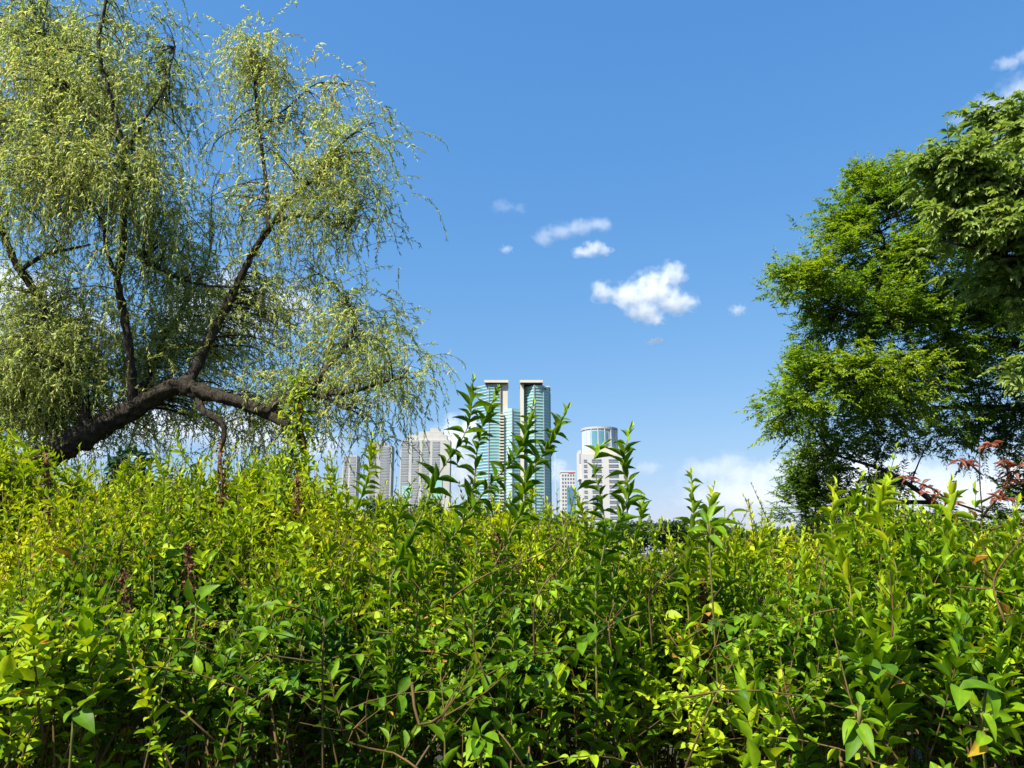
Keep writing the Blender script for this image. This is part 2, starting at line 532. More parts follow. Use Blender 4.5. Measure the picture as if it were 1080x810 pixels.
def ico(sub=2):
    t = (1 + 5 ** 0.5) / 2
    v = [(-1, t, 0), (1, t, 0), (-1, -t, 0), (1, -t, 0), (0, -1, t), (0, 1, t), (0, -1, -t), (0, 1, -t), (t, 0, -1), (t, 0, 1), (-t, 0, -1), (-t, 0, 1)]
    f = [(0, 11, 5), (0, 5, 1), (0, 1, 7), (0, 7, 10), (0, 10, 11), (1, 5, 9), (5, 11, 4), (11, 10, 2), (10, 7, 6), (7, 1, 8),
         (3, 9, 4), (3, 4, 2), (3, 2, 6), (3, 6, 8), (3, 8, 9), (4, 9, 5), (2, 4, 11), (6, 2, 10), (8, 6, 7), (9, 8, 1)]
    v = [np.array(x, float) / np.linalg.norm(x) for x in v]
    for _ in range(sub):
        cache, nf = {}, []
        def mid(a, b):
            k = (min(a, b), max(a, b))
            if k not in cache:
                p = v[a] + v[b]
                v.append(p / np.linalg.norm(p)); cache[k] = len(v) - 1
            return cache[k]
        for a, b, c in f:
            x, y, z = mid(a, b), mid(b, c), mid(c, a)
            nf += [(a, x, z), (b, y, x), (c, z, y), (x, y, z)]
        f = nf
    return np.array(v), np.array(f)


ICO_V, ICO_F = ico(2)


def cloud(blobs, Y, label, dens_px, soft=0.5, nsc=7.0, group=None):
    """blobs: (px, py, rx, ry) lobes merged into one closed body, as deep as they are wide"""
    m_px = Y / F_PX
    cx = np.mean([b[0] for b in blobs]); cy = np.mean([b[1] for b in blobs])
    c0 = at(cx, cy, Y)
    width = max(b[0] + b[2] for b in blobs) - min(b[0] - b[2] for b in blobs)
    g = Geo()
    lobes = []
    for (px, py, rx, ry) in blobs:
        p = at(px, py, Y + rng.uniform(-0.3, 0.3) * rx * m_px)
        rr = np.array([rx, max(rx, ry) * 0.8, ry]) * m_px
        g.add((ICO_V * rr * 1.22 + p - c0) / (width * m_px), ICO_F)
        lobes.append((tuple((p - c0) / (width * m_px)), tuple(rr / (width * m_px))))
    tmp = g.build('cloud', [])
    md = tmp.modifiers.new('merge', 'REMESH'); md.mode = 'VOXEL'
    md.voxel_size = 0.015 if len(blobs) > 2 else 0.03
    dg = bpy.context.evaluated_depsgraph_get()
    me = bpy.data.meshes.new_from_object(tmp.evaluated_get(dg))
    bpy.data.objects.remove(tmp)
    me.materials.clear()
    s = width * m_px
    me.materials.append(cloud_mat('cloud_vapour', dens_px / m_px, nsc * max(1.0, width / 90), lobes, soft))
    o = bpy.data.objects.new('cloud', me)
    C.objects.link(o)
    o.location = c0
    o.scale = (s, s, s)
    return tag(o, label, 'cloud', group)


CG = 'small fair-weather clouds in the blue sky'
cloud([(636, 308, 15, 13), (665, 312, 24, 17), (690, 305, 28, 22), (708, 290, 18, 16), (712, 320, 24, 13), (680, 328, 22, 13), (690, 337, 12, 8)], 4200,
      'largest puffy white cloud floating in the open blue sky above the round white tower', 0.070, 1.0, 9, CG)
cloud([(575, 250, 16, 10), (592, 243, 18, 10), (610, 240, 18, 10), (632, 237, 16, 9)], 4300,
      'thin wispy elongated white cloud, just above a smaller compact puff', 0.030, 1.1, 7, CG)
cloud([(615, 266, 14, 6), (626, 262, 14, 9), (638, 265, 10, 5)], 4300, 'compact small white puff just below the thin elongated cloud', 0.075, 0.9, 6, CG)
cloud([(778, 327, 10, 7)], 4300, 'tiny round white puff nearest the feathery tree on the right', 0.06, 1.0, 5, CG)
cloud([(690, 360, 11, 4)], 4300, 'tiny flat white puff directly under the largest cloud', 0.09, 0.9, 4, CG)
cloud([(530, 217, 14, 9), (548, 220, 10, 6)], 4300, 'faintest wispy cloud, highest of the small ones in mid sky', 0.014, 1.1, 6, CG)
cloud([(534, 263, 8, 5)], 4300, 'faint speck of cloud left of the thin elongated cloud', 0.05, 0.9, 4, CG)
cloud([(1015, 125, 14, 12), (1045, 112, 26, 16), (1078, 98, 30, 22), (1110, 85, 30, 20)], 4200, 'white cloud showing behind the topmost leaves of the right tree', 0.024, 1.1, 7)
cloud([(1062, 66, 16, 8), (1085, 58, 18, 9)], 4200, 'faint white wisp at the right edge above the tree', 0.03, 0.9, 5)
HB = 'cumulus clouds low over the horizon'
cloud([(742, 497, 28, 14), (768, 492, 26, 17), (790, 503, 40, 18), (830, 500, 40, 22), (790, 525, 80, 22), (860, 480, 30, 18), (880, 510, 60, 40)], 11000,
      'low white cumulus bank with a bluish base left of the feathery tree', 0.022, 0.9, 6, HB)
cloud([(940, 520, 60, 45), (1010, 530, 60, 40), (1080, 520, 60, 50)], 11000, 'low white cloud bank showing in gaps beneath the right tree', 0.030, 0.9, 6, HB)
cloud([(682, 494, 16, 8), (660, 500, 16, 7)], 11500, 'small pale low cloud beside the round white tower', 0.022, 0.9, 5, HB)
cloud([(478, 470, 26, 30), (500, 455, 24, 24), (495, 495, 30, 30), (455, 470, 22, 18), (590, 500, 12, 14)], 12000,
      'bright white cumulus rising between the stepped apartment block and the twin tower', 0.05, 0.8, 6, HB)
cloud([(205, 325, 40, 26), (250, 310, 44, 30), (300, 320, 36, 28), (322, 325, 22, 26), (240, 345, 60, 20)], 7000,
      'broad white cumulus seen through the willow strands left of its upright limb', 0.022, 0.9, 6, HB)
cloud([(-10, 300, 50, 30), (40, 310, 44, 26), (20, 340, 60, 25), (90, 345, 40, 18)], 7000, 'white cumulus behind the far left limbs of the willow', 0.022, 0.9, 6, HB)
cloud([(110, 440, 60, 22), (180, 450, 60, 24), (260, 455, 60, 26), (330, 470, 44, 18), (70, 470, 60, 20)], 11000,
      'long low white cloud bank seen beneath the crooked willow limb', 0.022, 0.9, 6, HB)

# ---------------------------------------------------------------- buildings
M['cream'] = rough_mat('cream', (0.54, 0.49, 0.38), (0.60, 0.55, 0.44), 0.05, 0.8, 0.0)
M['ivory_wall'] = rough_mat('ivory_wall', (0.40, 0.39, 0.365), (0.48, 0.47, 0.44), 0.06, 0.8, 0.0)
M['white_wall'] = rough_mat('white_wall', (0.46, 0.45, 0.43), (0.54, 0.53, 0.51), 0.06, 0.8, 0.0)
M['pale_wall'] = rough_mat('pale_wall', (0.33, 0.33, 0.315), (0.40, 0.40, 0.385), 0.06, 0.8, 0.0)
M['pink_wall'] = rough_mat('pink_wall', (0.38, 0.32, 0.31), (0.46, 0.39, 0.375), 0.06, 0.8, 0.0)
M['grey_band'] = rough_mat('grey_band', (0.34, 0.46, 0.46), (0.42, 0.54, 0.53), 0.05, 0.7, 0.0)
M['teal_glass'] = glass_mat('teal_glass', (0.24, 0.47, 0.41), (0.36, 0.59, 0.52), 0.15, 0.10)
M['pale_teal'] = glass_mat('pale_teal', (0.30, 0.52, 0.47), (0.42, 0.63, 0.58), 0.2, 0.10)
M['deep_glass'] = glass_mat('deep_glass', (0.12, 0.30, 0.28), (0.20, 0.40, 0.37), 0.10, 0.12)
M['blue_glass'] = glass_mat('blue_glass', (0.07, 0.19, 0.26), (0.13, 0.29, 0.36), 0.10, 0.12)
M['window_glass'] = glass_mat('window_glass', (0.05, 0.07, 0.10), (0.14, 0.18, 0.24), 0.10, 0.2)
M['hazed_window'] = glass_mat('hazed_window', (0.13, 0.15, 0.175), (0.24, 0.265, 0.29), 0.15, 0.2)  # panes paled to stand in for haze over the far blocks
M['dark_trim'] = rough_mat('dark_trim', (0.06, 0.05, 0.05), (0.09, 0.08, 0.08), 0.2, 0.7, 0.0)
M['red_trim'] = rough_mat('red_trim', (0.40, 0.05, 0.05), (0.48, 0.07, 0.06), 0.2, 0.6, 0.0)
M['steel'] = rough_mat('steel', (0.25, 0.26, 0.28), (0.35, 0.36, 0.38), 1.0, 0.5, 0.0)


def X(px, Y):
    return at(px, 520, Y)[0]


def Z(py, Y):
    return at(540, py, Y)[2]


def wing(poly, z_top, step, faces, name, parent, mats, proud=0.5, col=None):
    """glazed tower body: one core per facade run with floor bands standing proud of the glass"""
    g = Geo()
    n = len(poly)
    for i in range(n):                                    # each facade is a glass sheet whose tint can carry its sky reflection
        a, b = np.array(poly[i]), np.array(poly[(i + 1) % n])
        v = [(a[0], a[1], 0), (b[0], b[1], 0), (b[0], b[1], z_top), (a[0], a[1], z_top)]
        g.add(v, [(0, 1, 2), (0, 2, 3)], mat=faces[i])
    g.add([(x, y, z_top) for x, y in poly], [(0, i, i + 1) for i in range(1, n - 1)], mat=3)
    c = np.mean(np.array(poly), 0)
    out = [tuple(c + (np.array(p) - c) * (1 + proud / np.linalg.norm(np.array(p) - c))) for p in poly]
    z = step
    while z < z_top - 1:
        g.prism(out, z, z + step * 0.26, 3)
        z += step
    for p in out:                                         # corner posts
        g.box(p[0] - 0.45, p[0] + 0.45, p[1] - 0.45, p[1] + 0.45, 0, z_top, 4)
    return g.build(name, mats, parent, smooth=False)


# --- twin tower
Y = 900.0
tw = thing('twin_tower', 'tall teal glass twin tower with two cream roof caps joined by a lower glass middle', 'building', (X(541, Y), Y, 0))
gm = [M['blue_glass'], M['teal_glass'], M['deep_glass'], M['grey_band'], M['steel']]  # blue and deep tints paint reflected sky on the darker facets
zt = Z(404, Y)
polyL = [(X(502, Y), Y + 14), (X(515, Y), Y), (X(527, Y), Y), (X(527, Y), Y + 34), (X(502, Y), Y + 34)]
wing(polyL, zt - 1.5, 3.6, [0, 2, 0, 0, 0], 'glass_wing', tw, gm)
polyR = [(X(553, Y), Y + 10), (X(564, Y), Y - 2), (X(574, Y), Y + 2), (X(581.5, Y), Y + 12), (X(581.5, Y), Y + 36), (X(553, Y), Y + 36)]
wing(polyR, Z(406.5, Y), 3.6, [2, 1, 1, 0, 0, 0], 'glass_wing', tw, gm)
polyM = [(X(527.6, Y), Y + 4), (X(540, Y), Y - 3), (X(552.4, Y), Y + 4), (X(552.4, Y), Y + 38), (X(527.6, Y), Y + 38)]
wing(polyM, Z(431, Y), 3.6, [1, 1, 1, 1, 1], 'glass_middle', tw, [M['blue_glass'], M['pale_teal'], M['deep_glass'], M['grey_band'], M['steel']])
for x0, x1 in ((528, 535.5), (549, 553)):               # cream end walls standing above the middle
    g = Geo()
    g.box(X(x0, Y), X(x1, Y) - 0.2, Y + 1.5, Y + 30, 0 if x0 > 540 else Z(436, Y), zt - 1.2, 0)
    g.build('end_wall', M['cream'], tw, False)
g = Geo()                                                # stacked balconies below the left cream wall
z = 10
while z < Z(437, Y):
    g.box(X(526.5, Y), X(531.5, Y), Y - 2.4, Y + 9, z, z + 1.5, 0)
    z += 3.6
g.build('balcony_stack', M['cream'], tw, False)
for x0, x1 in ((510, 536), (548.5, 573.5)):
    g = Geo()
    g.box(X(x0, Y), X(x1, Y), Y - 3.2, Y + 36, zt, zt + 3.0, 0)
    g.box(X(x0, Y) + 1.2, X(x1, Y) - 1.2, Y - 2.6, Y + 35, zt - 1.2, zt - 0.02, 1)
    g.build('roof_cap', [M['cream'], M['dark_trim']], tw, False)
g = Geo()
g.box(X(564.3, Y), X(573.5, Y), Y + 2.8, Y + 30, Z(406.5, Y) + 0.1, zt - 1.25, 0)
g.build('upper_floor', M['pale_wall'], tw, False)
for x0 in (568.6, 571.2, 575.6):                        # small dark unreadable marks under the right cap, built as plain panels
    g = Geo()
    yy = (Y - 1.6 if x0 < 570 else Y - 0.4) if x0 < 573 else Y + 2.6
    g.box(X(x0, Y), X(x0 + 1.7, Y), yy, yy + 0.5, Z(411, Y) + 0.2, Z(411, Y) + 2.6, 0)
    g.build('roof_mark', M['dark_trim'], tw, False)
g = Geo()
g.box(X(573.6, Y), X(581, Y), Y + 9, Y + 33, Z(406.5, Y) + 0.1, Z(405.5, Y), 0)
g.build('parapet', M['cream'], tw, False)

# --- round-topped white tower
Y = 520.0
rt = thing('round_top_tower', 'white high-rise with a curved glass drum on its roof, right of the twin tower', 'building', (X(638, Y), Y, 0))
xl, xr = X(614, Y), X(664, Y)
zt = Z(479, Y)
g = Geo()
g.box(xl, xr, Y, Y + 26, 0, zt, 0)
g.box(X(611.5, Y), xl - 0.02, Y + 2.5, Y + 20, Z(505, Y), zt + 3, 0)
g.build('wall', M['white_wall'], rt, False)
g = Geo()
gc = X(637, Y)
pts = [(xl + 2, zt + 0.1), (xr - 2, zt + 0.1), (gc + 6, zt + 5.2), (gc - 6, zt + 5.2)]
v = [(x, yy, z) for yy in (Y + 0.6, Y + 3.0) for x, z in pts]
g.add(v, [(0, 1, 2), (0, 2, 3), (4, 6, 5), (4, 7, 6), (0, 4, 5), (0, 5, 1), (1, 5, 6), (1, 6, 2), (2, 6, 7), (2, 7, 3), (3, 7, 4), (3, 4, 0)])
g.build('gable', M['cream'], rt, False)
xd0, xd1 = X(617, Y), X(656, Y)
rd = (xd1 - xd0) / 2
cxd, cyd = (xd0 + xd1) / 2, Y + 4 + rd
circ = [(cxd + rd * math.cos(a), cyd + rd * math.sin(a)) for a in np.linspace(0, 2 * np.pi, 40, endpoint=False)]
z0, z1 = zt + 0.15, Z(451, Y)
g = Geo(); g.prism(circ, z0, z1, 0); g.build('glass_drum', glass_mat('drum_glass', (0.34, 0.40, 0.47), (0.42, 0.48, 0.55), 0.15, 2.0), rt, False)
arc = [(cxd + (rd + q) * math.cos(a), cyd + (rd + q) * math.sin(a)) for q, aa in ((.3, np.linspace(4.1, 5.05, 10)), (.05, np.linspace(5.05, 4.1, 10))) for a in aa]
g = Geo(); g.add([(x, yy, z0 + 1.2) for x, yy in arc[:10]] + [(x, yy, z1 - 1.4) for x, yy in arc[:10]], [f for i in range(9) for f in ((i, i + 1, 11 + i), (i, 11 + i, 10 + i))])
g.build('curved_window', M['blue_glass'], rt, False)
g = Geo()
ci = [(cxd + (rd + 0.5) * math.cos(a), cyd + (rd + 0.5) * math.sin(a)) for a in np.linspace(0, 2 * np.pi, 40, endpoint=False)]
g.prism(ci, z1 + 0.02, z1 + 1.5, 0)
g.build('drum_roof', M['pale_wall'], rt, False)
for a in np.linspace(math.pi * 1.08, math.pi * 1.92, 8):
    g = Geo()
    px_, py_ = cxd + (rd + 0.15) * math.cos(a), cyd + (rd + 0.15) * math.sin(a)
    g.box(px_ - 0.28, px_ + 0.28, py_ - 0.28, py_ + 0.28, z0, z1, 0)
    g.build('drum_post', M['white_wall'], rt, False)
proto = {}
def win(parent, key, w, h, x, y, z, mat='window_glass', frame=None):
    """one window: a pane set in a shallow frame; repeats share mesh data"""
    if key not in proto:
        g = Geo()
        g.box(-w / 2, w / 2, -0.12, 0.1, 0, h, 0)
        if frame:
            g.box(-w / 2 - 0.12, w / 2 + 0.12, -0.3, -0.13, -0.25, 0, 1)
        o = g.build('window', [M[mat], M[frame or 'white_wall']], None, False)
        proto[key] = o
        first = True
    else:
        o = proto[key].copy(); C.objects.link(o)
    o.parent = parent
    o.location = Vector((x, y, z)) - Vector(parent.location)
    return o
z = zt - 5.0
k = 0
while z > 6:
    win(rt, 'rtA', 2.2, 1.3, X(618, Y), Y - 0.01, z, frame='pale_wall')
    win(rt, 'rtB', 6.5, 1.5, X(630, Y), Y - 0.01, z, frame='pale_wall')
    win(rt, 'rtB', 6.5, 1.5, X(648, Y), Y - 0.01, z, frame='pale_wall')
    win(rt, 'rtA', 2.2, 1.3, X(660, Y), Y - 0.01, z, frame='pale_wall')
    z -= 3.45
g = Geo()
g.box(X(611.8, Y), X(613.5, Y), Y + 2.3, Y + 2.6, Z(488, Y), Z(478, Y), 0)
g.build('side_panel', M['steel'], rt, False)

# --- small grid office
Y = 640.0
of = thing('office_block', 'small white office block with a grid of square windows, left of the round-topped tower', 'building', (X(599, Y), Y, 0))
g = Geo()
g.box(X(592, Y), X(607, Y), Y, Y + 18, 0, Z(498, Y), 0)
g.build('wall', M['white_wall'], of, False)
g = Geo(); g.box(X(592, Y) - 0.3, X(607, Y) + 0.3, Y - 0.3, Y + 18.3, Z(498, Y) + 0.02, Z(497, Y) + 0.5, 0); g.build('parapet', M['white_wall'], of, False)
g = Geo(); g.box(X(599.5, Y), X(606, Y), Y - 0.25, Y - 0.12, Z(498, Y) - 0.9, Z(498, Y) - 0.1, 0); g.build('roof_sign', M['red_trim'], of, False)
for j in range(14):
    zz = Z(498, Y) - 3.4 - 3.0 * j
    if zz < 4:
        break
    for i in range(5):
        xx = X(593.8 + 2.85 * i, Y)
        if j > 4 and i > 1:
            continue
        win(of, 'of', 1.25, 1.6, xx, Y - 0.01, zz)
g = Geo(); g.box(X(598, Y), X(606.6, Y), Y - 0.5, Y - 0.14, 0, Z(514, Y), 0); g.build('glass_front', M['blue_glass'], of, False)

# --- pale apartment blocks on the left
def balcony_block(label, px0, px1, ytop, Y, wall, rows, splits, peak=None, teal=None):
    b = thing('apartment_block', label, 'building', (X((px0 + px1) / 2, Y), Y, 0), 'pale apartment blocks left of the twin tower')
    zt = Z(ytop, Y)
    g = Geo(); g.box(X(px0, Y), X(px1, Y), Y, Y + 16, 0, zt, 0); g.build('wall', M[wall], b, False)
    if peak:
        for (a0, a1, yt) in peak:
            g = Geo(); g.box(X(a0, Y), X(a1, Y), Y + 1 + (470 - yt) * .12, Y + 14 - (470 - yt) * .1, zt + 0.02, Z(yt, Y), 0)
            g.build('roof_step', M[wall], b, False)
    z = zt - 3.2
    n = 0
    while z > Z(545, Y) and n < rows:
        for (s0, s1) in splits:
            g_ = Geo()
            win(b, label[:18] + str(s0), X(s1, Y) - X(s0, Y), 1.7, (X(s0, Y) + X(s1, Y)) / 2, Y - 0.01, z, mat='hazed_window', frame='ivory_wall')
        z -= 3.1
        n += 1
    for (s0, s1, y0, y1) in teal or ():
        g = Geo(); g.box(X(s0, Y), X(s1, Y), Y - 0.6, Y - 0.35, Z(y1, Y), Z(y0, Y), 0)
        g.build('glass_front', M['teal_glass'], b, False)
    return b
balcony_block('pale stepped apartment block with striped balconies behind thin willow strands', 421, 474, 464, 700, 'ivory_wall', 26,
              [(422, 430), (433, 441), (444, 452), (455, 463)], [(428, 470, 458), (440, 466, 454.5), (452, 462, 451)], [(424, 434, 512, 524), (452, 466, 503, 526)])
balcony_block('narrow grey-white apartment slab half veiled by the willow tips', 387, 412, 470, 760, 'pale_wall', 24, [(389, 395), (400, 410)], [(390, 404, 466)])
balcony_block('low pale apartment slab with white balcony stripes, leftmost of the far blocks', 360, 375, 480, 720, 'ivory_wall', 22, [(361, 366), (368, 374)])
Y = 260.0
pk = thing('pinkish_building', 'pale pinkish building glimpsed low beneath the feathery tree', 'building', (X(962, Y), Y, 0))
g = Geo(); g.box(X(942, Y), X(985, Y), Y, Y + 12, 0, Z(541, Y), 0); g.build('wall', M['pink_wall'], pk, False)
g = Geo(); g.box(X(941, Y), X(986, Y), Y - 0.5, Y + 12.5, Z(541, Y) + 0.02, Z(538.5, Y), 0); g.build('roof', M['white_wall'], pk, False)
for i in range(5):
    for j in range(3):
        win(pk, 'pk', 1.3, 1.3, X(946 + 8.4 * i, Y), Y - 0.01, 2.0 + 3.2 * j, frame='white_wall')

# bare slender pole beside the twin tower
Y = 120.0
mp_ = thing('lamp_mast', 'slender bare grey pole standing between the twin tower and the small office block', 'pole', (X(586, Y), Y, 0))
g = Geo()
tubes(g, np.array([[(X(586, Y), Y, 0), (X(586, Y), Y, 6), (X(586, Y), Y, Z(478, Y))]]), np.array([[0.10, 0.08, 0.05]]), 8)
g.build('shaft', M['steel'], mp_)
g = Geo(); tubes(g, np.array([[(X(586, Y), Y, 0), (X(586, Y), Y, 0.3)]]), np.array([[0.22, 0.2]]), 10); g.build('base', M['steel'], mp_)

# ---------------------------------------------------------------- distant and middle trees
def bush_tree(name, label, px, ytop, Y, wpx, mat, n, leaf, cat='tree', group=None, trunk=True, squash=1.0):
    z_top = Z(ytop, Y)
    x = X(px, Y)
    w = wpx * Y / F_PX / 2
    t = thing(name, label, cat, (x, Y, 0), group)
    g = Geo()
    zc = z_top * 0.55 if trunk else z_top * 0.45
    limb(g, [(x, Y, -0.05), (x + 0.02 * w, Y, zc * 0.5), (x, Y, zc)], [w * 0.09, w * 0.07, w * 0.03], 7, zc / 6)
    ends = []
    for k in range(9):
        a = rng.uniform(0, 2 * np.pi)
        e = np.array([x + w * 0.7 * math.cos(a), Y + w * 0.7 * math.sin(a), rng.uniform(zc * 0.9, z_top * 0.9)])
        s = np.array([x, Y, rng.uniform(zc * 0.35, zc * 0.9)])
        limb(g, [s, (s + e) / 2 + np.array([0, 0, -0.05 * w]), e], [w * 0.035, w * 0.025, w * 0.01], 5, zc / 5)
        ends.append(e)
    g.build('trunk' if trunk else 'stem', M['tree_bark'], t)
    g = Geo()
    nb = 26
    a = rng.uniform(0, 2 * np.pi, nb); rr = np.sqrt(rng.uniform(0, 1, nb)) * w * 0.85
    hz_ = (z_top - zc) * np.sqrt(np.maximum(0, 1 - (rr / w) ** 2))
    lo = zc * 0.55 if trunk else 0.2
    cen = np.stack([x + rr * np.cos(a), Y + rr * np.sin(a), lo + (zc + hz_ - lo) * rng.uniform(0.35, 0.94, nb)], 1)
    rad = w * rng.uniform(0.22, 0.4, nb)
    cen[:, 2] = np.minimum(cen[:, 2], z_top - rad * 0.8)
    pk_ = rng.integers(0, nb, n)
    d = nrm(rng.normal(0, 1, (n, 3)))
    p = cen[pk_] + d * (rad[pk_] * rng.uniform(0.55, 1.05, n))[:, None] * np.array([1, 1, 0.8 * squash])
    D = d + rng.normal(0, 0.6, (n, 3)) + np.array([0, 0, 0.15])
    N = d + np.array([0, 0, 0.6]) + rng.normal(0, 0.4, (n, 3))
    L = leaf * rng.uniform(0.7, 1.3, n)
    leaves(g, p, D, N, L, L * 0.55, T_LOW, np.clip(rng.normal(0.5, 0.22, n), 0, 1))
    g.build('crown' if trunk else 'foliage', mat, t)
    return t


FT = 'far trees along the skyline'
for px, yt, Yd, w, lb in (
        (405, 524, 90, 60, 'far dark tree in front of the grey-white apartment slab'),
        (455, 529, 80, 55, 'far tree at the foot of the stepped apartment block'),
        (540, 540, 85, 75, 'far tree at the foot of the twin tower'),
        (600, 541, 110, 50, 'far tree below the small office block'),
        (708, 547, 75, 46, 'far round tree right of the round-topped tower'),
        (770, 556, 95, 60, 'far tree on the skyline beyond the big curled leaf'),
        (850, 552, 70, 70, 'far dark tree under the left side of the feathery tree'),
        (1010, 552, 60, 80, 'far tree below the red-leaved sapling'),
        (495, 541, 100, 60, 'far tree between the stepped apartment block and the twin tower'),
        (660, 550, 90, 70, 'far tree at the foot of the round-topped tower'),
        (735, 559, 120, 60, 'low far tree under the low cumulus, right of the round far tree'),
        (812, 557, 105, 70, 'low far tree just left of the feathery tree'),
        (935, 556, 85, 80, 'far tree in front of the pinkish building'),
        (300, 500, 60, 110, 'far tree seen under the crooked willow limb'),
        (60, 520, 60, 120, 'far tree behind the willow trunk')):
    bush_tree('far_tree', lb, px, yt, Yd, w, M['far_leaf'], 3800, 0.0045 * Yd, group=FT)
EB = 'dark evergreen bushes behind the hedge'
for px, yt, Yd, w, lb in (
        (150, 446, 6.6, 130, 'dark glossy evergreen bush under the willow trunk'),
        (45, 492, 6.2, 130, 'dark evergreen bush at the far left below the willow base'),
        (285, 466, 7.6, 100, 'dark evergreen bush under the crooked limb, left of the vine'),
        (345, 482, 7.6, 80, 'small dark bush just right of the hanging vine'),
        (880, 560, 6.4, 120, 'dark shaded bush at the foot of the feathery tree'),
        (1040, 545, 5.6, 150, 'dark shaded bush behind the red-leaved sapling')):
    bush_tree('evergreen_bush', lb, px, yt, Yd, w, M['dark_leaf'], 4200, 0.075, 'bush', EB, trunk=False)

# ---------------------------------------------------------------- willow
WY = 10.0
def wp(px, py, dy=0.0):
    return at(px, py, WY + dy)
mpp = WY / F_PX
wl = thing('willow_tree', 'large weeping willow with a leaning crooked trunk and pale drooping strands', 'tree', (*wp(-60, 560)[:2], 0))
base = wp(-60, 600); base[2] = -0.1
paths = {}
g = Geo()
trunk_pts = [base, wp(-45, 545), wp(0, 512), wp(50, 482), wp(95, 456), wp(140, 432), wp(183, 408, -0.2), wp(205, 411, -0.25)]
paths['trunk'] = limb(g, trunk_pts, np.array([19, 17, 14.5, 13, 12, 9.8, 8.6, 8.2]) * mpp, 22, 0.035, 0.13)[0]
g.build('trunk', M['willow_bark'], wl)
LIMBS = {
    'main': ([(203, 411, -.25), (240, 420, -.4), (270, 431, -.5), (285, 437, -.5)], [12, 10, 9, 8]),
    'main_down': ([(283, 436, -.5), (298, 446, -.55), (312, 452, -.6), (320, 470, -.6), (316, 500, -.6)], [7, 6, 5, 4.5, 4]),
    'main_up': ([(283, 436, -.5), (295, 423, -.5), (322, 416, -.5), (337, 400, -.45), (353, 378, -.4), (366, 364, -.3), (374, 335, -.2), (352, 300, 0.1), (330, 285, 0.3)], [6.5, 6, 5.5, 5, 4, 3, 2, 1.5, 1]),
    'side1': ([(325, 416, -.5), (345, 420, -.6), (362, 431, -.7)], [4, 3, 1.5]),
    'side2': ([(338, 416, -.5), (372, 413, -.7), (400, 404, -.8), (425, 398, -.9)], [4, 2.6, 1.8, 1]),
    'upright': ([(196, 408, -.2), (203, 395, -.1), (216, 368, 0), (241, 320, .1), (264, 272, .1), (283, 241, 0)], [10, 8.5, 7.5, 6.5, 5.5, 5]),
    'upright_a': ([(283, 241, 0), (281, 195, .1), (273, 135, .2), (268, 85, .2), (262, 48, .2)], [4, 3.2, 2.6, 1.8, 1]),
    'upright_b': ([(283, 241, 0), (308, 207, -.2), (334, 186, -.4), (362, 150, -.5), (388, 132, -.6)], [4, 3.2, 2.6, 1.8, 1]),
    'upright_c': ([(290, 234, 0), (312, 228, -.3), (345, 232, -.5), (375, 245, -.7)], [3.4, 2.6, 1.8, 1]),
    'upright_d': ([(280, 130, .2), (305, 112, .1), (335, 88, 0), (370, 90, -.2)], [1.8, 1.4, 1, .7]),
    'leftlimb': ([(92, 455, 0), (86, 415, .2), (70, 372, .3), (52, 335, .3), (32, 300, .2), (14, 272, .1), (-6, 215, 0), (-20, 120, 0)], [10, 8, 7, 6.5, 6, 5.5, 4.5, 3]),
    'leftlimb_b': ([(22, 285, .1), (45, 270, 0), (72, 263, -.2), (95, 258, -.4)], [4, 3.2, 2.4, 1.4]),
    'midlimb': ([(140, 432, 0), (139, 400, -.1), (134, 350, -.2), (124, 296, -.3), (130, 260, -.4), (130, 200, -.5), (128, 150, -.6), (116, 100, -.6), (104, 50, -.6), (111, 5, -.5), (120, -50, -.5)], [8, 7, 6, 5.5, 5, 4.5, 4, 3.4, 2.8, 2.3, 1.6]),
    'midlimb_b': ([(124, 296, -.3), (112, 262, -.3), (108, 235, -.3), (85, 195, -.2), (70, 150, -.4)], [3.5, 3, 2.5, 2, 1.2]),
    'midlimb_c': ([(130, 165, -.55), (150, 130, -.4), (172, 95, -.2), (185, 50, .1)], [3, 2.3, 1.6, 1]),
    'midlimb_d': ([(128, 150, -.6), (100, 120, -.3), (70, 90, .2), (45, 40, .7), (30, -30, .7)], [3, 2.5, 2, 1.5, 1]),
    'cross': ([(150, 275, .3), (180, 290, .2), (212, 300, .1), (248, 303, 0)], [2.6, 2.2, 1.8, 1]),
    'back': ([(140, 430, .2), (165, 380, .8), (190, 330, 1.2), (215, 285, 1.5), (225, 250, 1.6)], [6, 5, 4, 3, 1.6]),
    'stub': ([(208, 414, -.25), (214, 432, -.35), (232, 445, -.4), (237, 458, -.4), (232, 478, -.4)], [5.5, 5, 4, 3.4, 2.4]),
    'lowleft': ([(60, 478, 0), (48, 440, .4), (20, 410, .7), (-20, 380, .9)], [5, 4, 3, 2]),
}
for nm, (pts, rr) in LIMBS.items():
    g = Geo()
    paths[nm] = limb(g, [wp(*p) for p in pts], np.array(rr) * mpp * 0.68, 14, 0.035, 0.14)[0]
    g.build('limb', M['willow_bark'], wl)
allP = np.vstack([p for k, p in paths.items() if k not in ('stub', 'main_down')])

